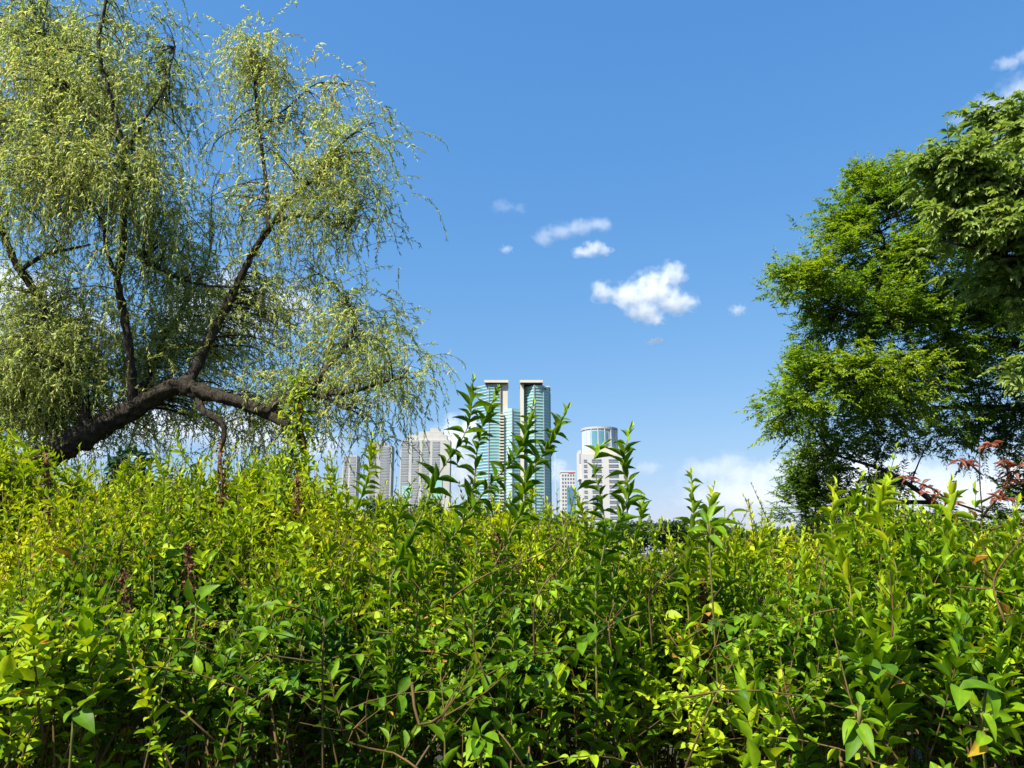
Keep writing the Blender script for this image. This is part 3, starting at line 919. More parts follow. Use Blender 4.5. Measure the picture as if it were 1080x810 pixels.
# crown clumps: px, py, dy, rx, ry (px), rz (m), share, strand length
CL = [
    (20, 30, .5, 60, 60, 1.0, 1.5, .9), (75, 40, .6, 50, 60, 1.0, 1.5, .9), (140, 60, .4, 50, 60, .9, 1.1, .8), (168, 85, .2, 26, 50, .6, .45, .7),
    (20, 120, .2, 60, 60, 1.0, 1.4, .9), (80, 120, .5, 60, 50, 1., 1.1, .9), (150, 130, .5, 45, 50, .8, .9, .8),
    (30, 190, -.6, 60, 40, .8, 2.0, 1.0), (90, 180, -.5, 50, 35, .8, 1.9, .9), (150, 190, -.3, 50, 40, .8, 1.7, .9), (182, 225, .2, 26, 40, .6, .4, .8),
    (10, 340, .3, 50, 50, 1.0, 1.2, 1.), (60, 330, .5, 50, 50, 1.0, 1.1, .9), (110, 330, .6, 50, 60, 1., .75, .9), (165, 320, .5, 45, 60, .9, .8, .8),
    (20, 400, .4, 50, 30, .8, 1.1, .5), (90, 375, .9, 60, 40, 1., 1.4, .5), (160, 370, .9, 60, 40, .9, 1.1, .6),
    (215, 330, 1.2, 40, 45, .6, .5, .6), (250, 350, 1.3, 45, 40, .6, .45, .6), (300, 350, 1.0, 45, 30, .6, .5, .5), (230, 400, 1.5, 60, 25, .6, .6, .4),
    (270, 62, .2, 18, 18, .25, 1.0, .8), (285, 90, .2, 25, 22, .4, .5, .7), (335, 98, .0, 38, 12, .5, .35, .5), (262, 130, .3, 26, 30, .5, .3, .8),
    (300, 135, .1, 30, 25, .4, .45, .7), (345, 180, -.3, 36, 26, .5, 1.0, .5), (385, 145, -.5, 24, 20, .4, .4, .5), (385, 190, -.6, 26, 25, .4, .55, .5),
    (360, 225, -.6, 36, 20, .4, .6, .6), (320, 215, -.3, 30, 20, .4, .5, .6), (265, 215, .2, 30, 30, .5, .5, .8), (300, 255, .1, 25, 25, .4, .25, .6),
    (365, 335, -.2, 34, 26, .5, .7, .4), (395, 350, -.5, 30, 25, .5, .5, .5), (350, 370, .2, 30, 20, .5, .4, .3), (410, 380, -.8, 26, 20, .4, .4, .6),
    (375, 395, -.5, 40, 15, .4, .35, .5), (428, 395, -.9, 14, 12, .3, .16, .8), (300, 405, 0, 50, 15, .5, .35, .3),
    (30, 400, .5, 60, 30, .8, 1.3, .6), (110, 385, .7, 50, 30, .7, 1.0, .5), (10, 435, .5, 40, 20, .6, .7, .4), (160, 250, .5, 50, 40, .8, 1.0, .7), (205, 270, .8, 30, 50, .7, .5, .7),
    (235, 310, .9, 45, 50, .7, .5, .6), (285, 330, .9, 50, 45, .7, .6, .5), (200, 370, .6, 40, 30, .6, .5, .3), (260, 375, .6, 50, 25, .6, .6, .3), (205, 150, .5, 16, 40, .5, .06, .6), 
    (60, 450, 1.0, 60, 25, .7, .9, .5), (140, 455, 1.2, 50, 25, .7, 1.0, .5), (210, 445, 1.2, 45, 25, .7, 1.0, .5), (280, 450, 1.0, 40, 22, .6, .8, .5), (340, 445, .6, 35, 20, .5, .6, .5), (390, 450, .1, 30, 18, .5, .3, .5),
    (30, 440, .5, 50, 25, .6, .9, .5), (90, 425, .7, 50, 20, .6, .7, .3), (0, 380, -.5, 30, 30, .5, .7, .7), (55, 375, -.4, 30, 25, .5, .6, .6),
    (110, 90, -.4, 60, 60, .6, 1.2, .9), (40, 80, -.4, 50, 60, .6, 1.2, .9),
    (270, 300, .5, 60, 25, .6, .35, .6), (330, 390, .7, 50, 20, .6, .35, .4), (395, 415, -.2, 36, 18, .5, .35, .6),
]
tot = 7800
share = sum(c[6] for c in CL)
gl, gt = Geo(), Geo()
for (px, py, dy, rx, ry, rz, sh, sl) in CL:
    n = int(tot * sh / share)
    m = max(5, n // 6)
    c = wp(px, py, dy)
    ends = c + rng.normal(0, 0.5, (m, 3)) * np.array([rx * mpp, rz, ry * mpp])
    # boughs from the nearest limb to the clump
    dist = np.linalg.norm(allP[None] - ends[:, None], axis=2) + np.where(allP[None, :, 2] > ends[:, None, 2] + 0.2, 0.6, 0)
    starts = allP[np.argmin(dist, 1)]
    span = np.linalg.norm(ends - starts, axis=1)
    mids = (starts + ends) / 2 + np.stack([rng.normal(0, .1, m) * span, rng.normal(0, .1, m) * span, 0.28 * span], 1)
    ts = np.linspace(0, 1, 8)
    P = np.stack([bez(starts, mids, ends, np.full(m, t)) for t in ts], 1)
    tubes(gt, P, np.linspace(1, 0.3, 8)[None] * np.clip(0.006 + 0.006 * span, 0.006, 0.018)[:, None], 5, rng.uniform(0, 1, m), 0)
    # strands
    pick = rng.integers(0, m, n)
    t = rng.uniform(0.45, 1.0, n)
    s = bez(starts[pick], mids[pick], ends[pick], t) + rng.normal(0, 0.18, (n, 3))
    a = rng.uniform(0, 2 * np.pi, n)
    hx = rng.uniform(0.08, 0.50, n)
    H = np.stack([np.cos(a) * hx, np.sin(a) * hx, rng.uniform(-0.12, 0.30, n)], 1)
    L = sl * rng.uniform(0.08, 1.3, n) ** 1.3
    q1 = s + H
    q2 = q1 + np.stack([np.cos(a) * hx * 0.35 + 0.04 * rng.normal(size=n), np.sin(a) * hx * 0.35, -L], 1)
    ts = np.linspace(0, 1, 8)
    P = np.stack([bez(s, q1, q2, np.full(n, tt)) for tt in ts], 1)
    tubes(gt, P, np.linspace(0.0035, 0.0014, 8)[None] * np.ones((n, 1)), 3, rng.uniform(0, 1, n), 1)
    tone = np.clip(rng.normal(0.42, 0.16) + rng.normal(0, 0.12, n) + (0.25 if px > 255 and py < 110 else 0), 0.05, 0.95)
    K = 34
    for k in range(K):
        u = (k + rng.uniform(0, 1, n)) / K
        keep = (u * (L + hx) * 30 < 1e9) & (rng.uniform(0, 1, n) < np.clip((L + hx) * 1.0, 0.3, 1))
        o = bez(s, q1, q2, u)[keep]
        T = bez_d(s, q1, q2, u)[keep]
        kk = len(o)
        D = T * 0.9 + rng.normal(0, 0.45, (kk, 3)) + np.array([0, 0, -0.25])
        Lf = rng.uniform(0.05, 0.09, kk)
        leaves(gl, o, D, rng.normal(0, 1, (kk, 3)) + np.array([-0.4, -0.6, 0.5]), Lf, rng.uniform(0.009, 0.014, kk), T_LOW,
               np.clip(tone[keep] + rng.normal(0, 0.14, kk), 0, 1))
gt.build('twig', [M['willow_bark'], M['willow_twig']], wl)
gl.build('foliage', M['willow'], wl)

# climbing vine on the broken tip of the willow limb
vn = thing('climbing_vine', 'leafy green vine wrapped round the drooping end of the crooked willow limb', 'vine', (*wp(316, 500, -.6)[:2], 0))
g, gs = Geo(), Geo()
core = spline([np.array([*wp(316, 560, -.6)[:2], 0.0]), wp(316, 520, -.6), wp(318, 480, -.62), wp(314, 450, -.62), wp(312, 415, -.6), wp(316, 398, -.55)], [1] * 6, 0.05)[0]
tubes(gs, core[None] + np.array([0.05, -0.03, 0]), np.full((1, len(core)), 0.02), 6)
n = 900
ii = rng.integers(int(len(core) * 0.35), len(core), n)
p = core[ii] + rng.normal(0, 1, (n, 3)) * np.array([0.085, 0.085, 0.05])
dd = rng.normal(0, 1, (n, 3)) + np.array([0, 0, -0.7])
leaves(g, p, dd, rng.normal(0, .6, (n, 3)) + np.array([-.3, -.7, .6]), rng.uniform(.06, .10, n), rng.uniform(.035, .05, n), T_LOW, np.clip(rng.normal(.55, .2, n), 0, 1))
gs.build('stem', M['stem'], vn)
g.build('foliage', M['lime'], vn)

# ---------------------------------------------------------------- feathery tree on the right
FY = 8.0
def fp(px, py, dy=0.0):
    return at(px, py, FY + dy)
fpp = FY / F_PX
ft = thing('feathery_tree', 'dense dark green tree with fine feathery leaflets filling the right side', 'tree', (*fp(1150, 560)[:2], 0))
root = fp(1150, 600); root[2] = -0.1
g = Geo()
tp = limb(g, [root, fp(1145, 520), fp(1125, 430), fp(1110, 340), fp(1085, 240), fp(1060, 160)], np.array([17, 15, 13, 10, 7, 3]) * fpp, 12, 0.1, 0.06)[0]
g.build('trunk', M['tree_bark'], ft)
FL = {
    'a': ([(1122, 430, 0), (1085, 370, -.2), (1020, 356, -.3), (965, 372, -.4), (915, 400, -.5)], [8, 6, 5, 3.5, 1.5]),
    'b': ([(1145, 545, 0), (1060, 560, -.1), (1000, 546, -.2), (985, 530, -.2), (960, 512, -.2), (930, 495, -.3), (880, 480, -.3)], [9, 7, 5.5, 5, 4, 3, 1.5]),
    'c': ([(1112, 345, 0), (1050, 340, -.2), (990, 338, -.4), (965, 310, -.5), (935, 260, -.5), (915, 205, -.5)], [7, 5.5, 4.5, 3.5, 2.5, 1.2]),
    'd': ([(1020, 356, -.3), (970, 340, -.6), (900, 330, -.7), (850, 305, -.8)], [3.5, 2.8, 2, 1]),
    'e': ([(1125, 440, 0), (1060, 430, .3), (990, 430, .4), (920, 440, .3), (850, 435, .2)], [7, 5, 4, 2.6, 1.2]),
    'f': ([(1085, 240, 0), (1040, 215, -.2), (1000, 200, -.3), (975, 180, -.3)], [5, 4, 2.8, 1.2]),
    'g': ([(985, 530, -.2), (940, 530, .1), (890, 540, .1), (850, 540, .1)], [4, 3, 2, 1]),
    'h': ([(965, 372, -.4), (930, 385, -.8), (880, 400, -1.), (830, 425, -1.)], [3, 2.4, 1.7, 1]),
}
fpaths = [tp]
for nm, (pts, rr) in FL.items():
    g = Geo()
    fpaths.append(limb(g, [fp(*p) for p in pts], np.array(rr) * fpp * 0.62, 8, 0.08, 0.07)[0])
    g.build('limb', M['tree_bark'], ft)
fallP = np.vstack(fpaths)
FC = [  # px, py, dy, rx, ry, rz, share, tone (sun and shade put into leaf colour)
    (908, 195, -.5, 20, 16, .4, .7, .62), (900, 230, -.4, 30, 26, .6, 1.2, .5), (940, 215, -.2, 26, 24, .6, .9, .45), (878, 265, -.5, 24, 22, .5, .9, .5), (872, 228, -.5, 12, 12, .3, .25, .5),
    (845, 302, -.8, 34, 10, .4, .8, .66), (815, 300, -.9, 14, 6, .3, .25, .6), (880, 315, -.6, 40, 20, .6, 1.3, .6), (930, 290, -.3, 45, 30, .7, 1.6, .5), (985, 250, -.1, 45, 45, .8, 1.9, .42), (1040, 230, .2, 50, 50, .8, 1.9, .36),
    (865, 350, -.3, 30, 18, .6, .8, .5), (915, 350, -.2, 45, 22, .7, 1.3, .46), (975, 330, 0, 50, 30, .8, 1.6, .4), (1040, 320, .3, 50, 40, .8, 1.8, .32), (1090, 300, .4, 50, 70, .8, 1.8, .3),
    (845, 400, -.8, 30, 16, .5, .7, .58), (828, 428, -1., 26, 12, .4, .6, .6), (880, 395, -.9, 40, 18, .6, 1.1, .6), (950, 395, -.7, 46, 20, .6, 1.4, .68), (925, 425, -.5, 55, 20, .7, 1.3, .56), (975, 345, -.6, 36, 22, .4, .9, .5), (1010, 300, -.5, 40, 30, .4, 1.0, .45), (950, 320, -.7, 36, 22, .4, .9, .55), (1000, 380, -.6, 36, 18, .4, .7, .5), (1060, 350, -.4, 40, 30, .4, .9, .4), (950, 440, -.6, 50, 20, .4, .8, .5), (955, 190, -.6, 22, 18, .4, .7, .55), (990, 215, -.9, 26, 20, .4, .6, .5), (975, 260, -.9, 34, 22, .4, .8, .5), (820, 455, -.9, 16, 10, .3, .25, .45),
    (870, 440, -.4, 40, 16, .6, .7, .5), (1000, 400, 0, 45, 25, .7, 1.1, .4), (1050, 400, .3, 50, 40, .8, 1.6, .33), (1090, 440, .4, 50, 60, .8, 1.5, .3),
    (985, 455, .1, 45, 16, .7, .6, .34), (900, 475, -.3, 45, 13, .6, .7, .42), (860, 490, -.2, 32, 16, .5, .8, .45), (840, 515, 0, 22, 16, .4, .7, .4), (870, 530, 0, 35, 18, .5, .8, .36), (915, 510, 0, 40, 14, .5, .5, .35),
    (840, 550, .1, 20, 10, .4, .45, .35), (900, 550, .1, 45, 14, .5, .6, .32), (960, 480, .3, 50, 16, .6, .45, .3), (1040, 470, .4, 40, 20, .6, .7, .28), (1080, 510, .4, 50, 40, .7, 1.2, .26), (980, 560, .4, 40, 16, .5, .4, .28), (1060, 560, .4, 50, 30, .6, .9, .26),
]
share = sum(c[6] for c in FC)
gl, gt = Geo(), Geo()
tot = 9400
for (px, py, dy, rx, ry, rz, sh, tn) in FC:
    n = int(tot * sh / share)
    m = max(5, n // 14)
    c = fp(px, py, dy)
    ends = c + np.clip(rng.normal(0, 0.5, (m, 3)), -1, 1) * np.array([rx * fpp, rz, ry * fpp]) + np.array([4 * fpp, 0, 0])
    dist = np.linalg.norm(fallP[None] - ends[:, None], axis=2)
    starts = fallP[np.argmin(dist, 1)]
    span = np.linalg.norm(ends - starts, axis=1)
    mids = (starts + ends) / 2 + np.stack([rng.normal(0, .08, m) * span, rng.normal(0, .08, m) * span, 0.12 * span], 1)
    ts = np.linspace(0, 1, 7)
    P = np.stack([bez(starts, mids, ends, np.full(m, t)) for t in ts], 1)
    tubes(gt, P, np.linspace(1, .3, 7)[None] * np.clip(.005 + .006 * span, .005, .02)[:, None], 5, rng.uniform(0, 1, m), 0)
    pick = rng.integers(0, m, n)
    t = rng.uniform(.4, 1, n)
    s = bez(starts[pick], mids[pick], ends[pick], t) + rng.normal(0, .05, (n, 3))
    out = nrm(ends[pick] - starts[pick])
    d = nrm(out * 0.6 + rng.normal(0, .6, (n, 3)) * np.array([1, 1, .85]) + np.array([-0.15, -0.1, 0.1]))
    Lf = rng.uniform(.14, .30, n)
    tip = s + d * Lf[:, None]
    shoots(gl, gt, s, tip, np.stack([np.zeros(n), np.zeros(n), 0.12 * Lf], 1), 8, 0.048, 0.42, T_LOW, np.clip(tn * 1.1 + rng.normal(0, .14) + rng.normal(0, .1, n), .05, .95),
           0.12, (70, 45), True, 0.002, True, 0.3, 0, 0, 0.97)
gt.build('twig', M['tree_bark'], ft)
gl.build('foliage', M['feather'], ft)

# ---------------------------------------------------------------- nearer tree with larger hanging leaves, upper right
HY = 5.2
def hp(px, py, dy=0.0):
    return at(px, py, HY + dy)
hpp = HY / F_PX
ht = thing('broad_leaved_tree', 'nearer tree with larger pale drooping leaves, overhanging the upper right corner', 'tree', (*hp(1230, 560)[:2], 0))
root = hp(1230, 600); root[2] = -0.1
g = Geo()
tp = limb(g, [root, hp(1225, 480), hp(1205, 350), hp(1180, 220), hp(1150, 90), hp(1130, 0)], np.array([15, 13, 11, 9, 6, 3]) * hpp, 12, 0.1, 0.06)[0]
g.build('trunk', M['tree_bark'], ht)
HL = [([(1195, 300, 0), (1120, 240, -.1), (1060, 200, -.2), (1010, 180, -.3), (985, 165, -.3)], [6, 5, 4, 2.5, 1.2]),
      ([(1165, 150, 0), (1110, 130, 0), (1060, 125, 0), (1030, 115, 0)], [5, 4, 2.5, 1.2]),
      ([(1200, 330, 0), (1130, 300, -.2), (1060, 270, -.3), (1000, 255, -.4)], [6, 4, 3, 1.2]),
      ([(1210, 400, 0), (1140, 390, -.2), (1080, 385, -.3), (1050, 390, -.3)], [5, 4, 2.5, 1.2])]
hpaths = [tp]
for pts, rr in HL:
    g = Geo()
    hpaths.append(limb(g, [hp(*p) for p in pts], np.array(rr) * hpp, 8, 0.07, 0.06)[0])
    g.build('limb', M['tree_bark'], ht)
hall = np.vstack(hpaths)
HC = [(1000, 185, -.3, 24, 22, .3, 1.0, .5), (1040, 135, 0, 24, 16, .3, .55, .4), (1075, 120, 0, 26, 20, .35, .8, .42), (1030, 190, -.2, 35, 28, .4, 1.4, .6), (1075, 180, -.2, 35, 35, .4, 1.5, .65),
      (1000, 225, -.3, 30, 22, .35, .9, .6), (1050, 235, -.3, 40, 25, .4, 1.3, .58), (1100, 240, -.2, 40, 40, .4, 1.3, .5), (975, 165, -.3, 10, 8, .2, .2, .45),
      (1050, 285, -.1, 40, 20, .4, .8, .4), (1095, 310, -.1, 40, 30, .4, .8, .4), (1110, 160, 0, 40, 50, .4, 1.2, .5), (1075, 395, -.3, 22, 10, .3, .3, .5), (1110, 390, -.2, 30, 20, .3, .5, .4)]
share = sum(c[6] for c in HC)
gl, gt = Geo(), Geo()
for (px, py, dy, rx, ry, rz, sh, tn) in HC:
    n = int(1250 * sh / share)
    m = max(4, n // 6)
    c = hp(px + 24, py, dy)
    ends = c + rng.normal(0, .55, (m, 3)) * np.array([rx * hpp, rz, ry * hpp])
    starts = hall[np.argmin(np.linalg.norm(hall[None] - ends[:, None], axis=2), 1)]
    span = np.linalg.norm(ends - starts, axis=1)
    mids = (starts + ends) / 2 + np.stack([np.zeros(m), np.zeros(m), .2 * span], 1)
    ts = np.linspace(0, 1, 7)
    P = np.stack([bez(starts, mids, ends, np.full(m, t)) for t in ts], 1)
    tubes(gt, P, np.linspace(1, .3, 7)[None] * np.clip(.004 + .005 * span, .004, .014)[:, None], 5, rng.uniform(0, 1, m), 0)
    pick = rng.integers(0, m, n)
    s = bez(starts[pick], mids[pick], ends[pick], rng.uniform(.45, 1, n)) + rng.normal(0, .03, (n, 3))
    d = nrm(np.stack([-0.75 + rng.normal(0, .4, n), -0.35 + rng.normal(0, .5, n), -0.05 + rng.normal(0, .3, n)], 1))
    Lf = rng.uniform(.18, .34, n)
    tip = s + d * Lf[:, None] - np.array([0, 0, 1.0]) * (0.25 * Lf)[:, None]
    shoots(gl, gt, s, tip, np.stack([np.zeros(n), np.zeros(n), .12 * Lf], 1), 7, 0.076, 0.40, T_LANCE, np.clip(tn + rng.normal(0, .1, n), .05, .95),
           0.12, (58, 30), True, .0022, True, .35, 0, 0, .92)
gt.build('twig', M['tree_bark'], ht)
gl.build('foliage', M['hang'], ht)

# ---------------------------------------------------------------- the hedge of mixed shrubs
TOP = ([-200, 0, 60, 130, 210, 300, 350, 400, 440, 500, 560, 620, 680, 730, 790, 850, 900, 950, 1010, 1080, 1300],
       [508, 502, 502, 502, 496, 498, 508, 530, 552, 566, 570, 576, 578, 568, 566, 574, 572, 566, 560, 560, 560])
n_big, n_mid, n_fine = Noise(3, 2.2), Noise(5, 6.0), Noise(9, 16.0)
D0, D1 = 1.62, 3.9


def hedge_z(x, d):
    px = 540 + F_PX * x / d * CP
    yt = np.interp(px, *TOP) + 26
    s = np.clip((d - 1.55) / 1.95, 0, 1) ** 0.55
    ypx = 860 + (yt - 860) * s
    z = EYE + d * np.tan(PITCH - np.arctan((ypx - 405) / F_PX))
    return z + (0.07 * n_big(x, d) + 0.10 * n_mid(x, d)) * 0.85


SHR = [  # x, d, palette, aspect, leaf length, name tail
    (-2.9, 3.9, 'lime', .40, .052, 'lime green shrub at the far left, below the base of the leaning willow trunk'),
    (-1.7, 3.5, 'lime', .38, .050, 'yellow-green bushy shrub beneath the crooked willow limb, with brown seed stalks'),
    (-1.75, 2.5, 'lime', .46, .044, 'fine-leaved bright shrub filling the left edge of the hedge'),
    (-0.95, 2.0, 'mid', .60, .046, 'oval-leaved shrub with deep gaps at the lower left of the hedge'),
    (-0.7, 3.1, 'lime', .36, .056, 'yellow-green narrow-leaved shrub below the pale apartment blocks'),
    (-0.12, 2.35, 'mid', .33, .062, 'green shrub with tall shoots rising across the twin tower'),
    (-0.02, 1.65, 'mid', .62, .046, 'shaded shrub with dark hollows and bare stems at bottom centre'),
    (0.4, 3.1, 'lime', .38, .052, 'shrub with orange-brown twigs below the twin tower and small office'),
    (0.42, 2.5, 'mid', .40, .055, 'shrub with tall shoots crossing the round-topped white tower'),
    (1.1, 3.2, 'lime', .40, .055, 'yellow-green shrub below the low cloud bank right of the white tower'),
    (1.15, 2.35, 'mid', .42, .058, 'bright shrub with upright leafy spires before the feathery tree'),
    (0.95, 1.7, 'mid', .56, .050, 'round-leaved shrub with dark gaps at the lower right of the hedge'),
    (2.1, 3.2, 'mid', .42, .056, 'shrub at the far right around the red-leaved sapling'),
]
SX = np.array([[s[0], s[1]] for s in SHR])


def owner(x, d):
    q = np.stack([x + 0.12 * n_mid(x, d), d + 0.12 * n_mid(d + 5, x)], -1)
    return np.argmin(np.linalg.norm((q[:, None] - SX[None]) * np.array([1.0, 0.8]), axis=2), 1)


shr_obj, shr_leaf, shr_stem = [], [], []
for (x, d, pal, asp, ll, lb) in SHR:
    shr_obj.append(thing('hedge_shrub', lb, 'shrub', (x, d, 0), 'shrubs grown together into the hedge'))
    shr_leaf.append(Geo()); shr_stem.append(Geo())

hol = Noise(21, 5.0)
NS = 12000
x = rng.uniform(-4.6, 4.2, NS * 3); d = rng.uniform(D0 ** 1.5, (D1 + 0.5) ** 1.5, NS * 3) ** (1 / 1.5)
ok = np.abs(x) < 0.72 * d + 0.75
x, d = x[ok][:NS], d[ok][:NS]
own = owner(x, d)
z = hedge_z(x, d) + rng.normal(0, 0.05, len(x)) + np.where(rng.uniform(0, 1, len(x)) < 0.32, rng.uniform(0.03, 0.17, len(x)), 0)
# hollows near the front foot of the hedge
px_ = 540 + F_PX * x / d * CP
hole = (d < 2.0) & (((px_ > 360) & (px_ < 480)) | ((px_ > 590) & (px_ < 760)) | ((px_ > 860) & (px_ < 900)))
hole |= (d < 2.2) & (hol(x, d) > 0.7)
ypx = 405 - F_PX * np.tan(np.arctan2(z - EYE, d) - PITCH)
low = np.clip((ypx - 700) / 90, 0, 1) * (hol(x * 1.2 + 2, d) > -0.25)
keep = ~(hole & (rng.uniform(0, 1, len(x)) < 0.93)) & (rng.uniform(0, 1, len(x)) > .85 * low)
x, d, z, own = x[keep], d[keep], z[keep], own[keep]
pocket = Noise(31, 13.0)
ypx = 405 - F_PX * np.tan(np.arctan2(z - EYE, d) - PITCH)
front = ypx + rng.normal(0, 25, len(x)) > 675
keep = ~(front & (pocket(x, z * 1.3) < np.interp(ypx, [600, 680, 740, 820], [-1.2, -.3, .35, .9])))
x, d, z, own, front, ypx = x[keep], d[keep], z[keep], own[keep], front[keep], ypx[keep]
for i, (sx, sdp, pal, asp, ll, lb) in enumerate(SHR):
    m = (own == i) & ~front
    n = m.sum()
    L = rng.uniform(.28, .62, n)
    tilt = np.stack([rng.normal(0, .30, n), -0.12 + rng.normal(0, .28, n), np.ones(n)], 1)
    tip = np.stack([x[m], d[m], z[m]], 1)
    base = tip - nrm(tilt) * L[:, None]
    sag = rng.normal(0, .05, (n, 3)) * np.array([1, 1, 0])
    lf = .88 * ll * rng.uniform(.6, 1.3, n)
    tone = np.clip(0.42 + 0.17 * n_big(x[m] * 1.7 + 3, d[m] * 1.7) + rng.normal(0, .12, n), 0.05, 0.85)
    tm = T_LANCE if asp < .5 else T_OVAL
    shoots(shr_leaf[i], shr_stem[i], base, tip, sag, 13, lf, asp, tm, tone, .12, (66, 26), jitter=.45, keep=.9)
    m = (own == i) & front
    n = m.sum()
    L = rng.uniform(.22, .46, n)
    dirn = nrm(np.stack([rng.normal(0, .75, n), -0.55 + rng.normal(0, .45, n), 0.35 + rng.normal(0, .4, n)], 1))
    tip = np.stack([x[m], d[m], z[m]], 1)
    tone = np.clip(0.40 + 0.17 * n_mid(x[m] + 3, z[m] * 1.7) + rng.normal(0, .12, n), 0.05, 0.8)
    shoots(shr_leaf[i], shr_stem[i], tip - dirn * L[:, None], tip, np.stack([np.zeros(n), np.zeros(n), .18 * L], 1), 9, .037 * rng.uniform(.55, 1.45, n), rng.choice([.5, .62]), T_OVAL,
           tone, .1, (74, 40), True, .002, True, .55, keep=.9)
# inner sprigs that fill the hedge below its surface
NF = 9000
x = rng.uniform(-4.6, 4.2, NF * 3); d = rng.uniform(D0 ** 1.3, D1 ** 1.3, NF * 3) ** (1 / 1.3)
ok = np.abs(x) < 0.72 * d + 0.75
x, d = x[ok][:NF], d[ok][:NF]
zt_ = hedge_z(x, d)
z = zt_ - rng.uniform(.08, .75, len(x)) ** 1.0
px_ = 540 + F_PX * x / d * CP
hole = (d < 2.5) & (((px_ > 340) & (px_ < 480)) | ((px_ > 590) & (px_ < 770)) | ((px_ > 850) & (px_ < 905)))
ypx = 405 - F_PX * np.tan(np.arctan2(z - EYE, d) - PITCH)
keep = ~(hole & (rng.uniform(0, 1, len(x)) < 0.93)) & (hol(x * 1.3, d + z * 2) < 1.0) & (pocket(x, z * 1.3) > np.interp(ypx, [560, 680, 740, 820], [-1.4, -.35, .35, 1.0])) & (rng.uniform(0, 1, len(x)) > np.clip((ypx - 690) / 130, 0, .75))
x, d, z = x[keep], d[keep], z[keep]
own = owner(x, d)
for i, (sx, sdp, pal, asp, ll, lb) in enumerate(SHR):
    m = own == i
    n = m.sum()
    L = rng.uniform(.12, .28, n)
    dirn = nrm(np.stack([rng.normal(0, .6, n), -0.5 + rng.normal(0, .5, n), 0.35 + rng.normal(0, .45, n)], 1))
    b = np.stack([x[m], d[m], z[m]], 1)
    shoots(shr_leaf[i], shr_stem[i], b, b + dirn * L[:, None], rng.normal(0, .02, (n, 3)), 6, ll * rng.uniform(.75, 1.1, n), max(asp, .46), T_OVAL,
           np.clip(rng.normal(.32, .13, n), .02, .8), .1, (70, 35), True, .002)
# deep inside: sparse sprigs, leaf tone darkened for shade, and dead twigs down to the ground, which close the view through the hedge
ND = 3000
x = rng.uniform(-4.4, 4.0, ND * 2); d = rng.uniform(2.4, D1, ND * 2)
ok = np.abs(x) < 0.72 * d + 0.75
x, d = x[ok][:ND], d[ok][:ND]
z = .05 + (hedge_z(x, d) - .5) * rng.uniform(0, 1, len(x))
own = owner(x, d)
for i, (sx, sdp, pal, asp, ll, lb) in enumerate(SHR):
    m = own == i
    n = m.sum()
    dirn = nrm(np.stack([rng.normal(0, .7, n), rng.normal(-.2, .6, n), .2 + rng.normal(0, .5, n)], 1))
    b = np.stack([x[m], d[m], z[m]], 1)
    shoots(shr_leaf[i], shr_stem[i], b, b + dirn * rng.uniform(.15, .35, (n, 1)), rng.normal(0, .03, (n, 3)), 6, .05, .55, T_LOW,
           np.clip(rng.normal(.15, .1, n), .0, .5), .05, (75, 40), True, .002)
# leafy shoots of the front bushes, rising before the hedge's slope
NR = 240
x = rng.uniform(-1.9, 2.2, NR * 3); d = rng.uniform(1.75, 2.9, NR * 3)
ok = np.abs(x) < 0.72 * d + 0.2
x, d = x[ok][:NR], d[ok][:NR]
own = owner(x, d)
z = hedge_z(x, d) + np.abs(rng.normal(0, .07, NR)) + np.where(np.abs(x - 0.1) < .55, rng.uniform(-.04, .08, NR), 0)
for i, (sx, sdp, pal, asp, ll, lb) in enumerate(SHR):
    m = (own == i) & (405 - F_PX * np.tan(np.arctan2(z - EYE, d) - PITCH) < 660)
    n = m.sum()
    tip = np.stack([x[m], d[m], z[m]], 1)
    L = rng.uniform(.35, .6, n)
    base = tip - nrm(np.stack([rng.normal(.05, .22, n), rng.normal(-.05, .2, n), np.ones(n)], 1)) * L[:, None]
    shoots(shr_leaf[i], shr_stem[i], base, tip, rng.normal(0, .05, (n, 3)) * np.array([1, 1, 0]), 18, ll * rng.uniform(.9, 1.25, n), min(asp, .5), T_LANCE,
           np.clip(rng.normal(.42, .12, n), .05, .8), .08, (64, 24))
# woody stems from the ground up
NW = 480
x = rng.uniform(-4.4, 4.2, NW * 2); d = rng.uniform(D0, D1 + .3, NW * 2)
ok = np.abs(x) < 0.72 * d + 0.7
x, d = x[ok][:NW], d[ok][:NW]
own = owner(x, d)
zt_ = hedge_z(x, d) - rng.uniform(.05, .4, len(x))
for i in range(len(SHR)):
    m = own == i
    n = m.sum()
    b = np.stack([SX[i, 0] + (x[m] - SX[i, 0]) * .75, SX[i, 1] + (d[m] - SX[i, 1]) * .75, np.full(n, -.05)], 1)
    e = np.stack([x[m], d[m], zt_[m]], 1)
    mid = (b + e) / 2 + rng.normal(0, .08, (n, 3))
    P = np.stack([bez(b, mid, e, np.full(n, t)) for t in np.linspace(0, 1, 7)], 1)
    tubes(shr_stem[i], P, np.linspace(.010, .003, 7)[None] * rng.uniform(.6, 1.3, (n, 1)), 5, rng.uniform(0, 1, n), 0)

for i, s in enumerate(SHR):
    shr_stem[i].build('stem', M['stem'], shr_obj[i])
    shr_leaf[i].build('foliage', M[s[2]], shr_obj[i])

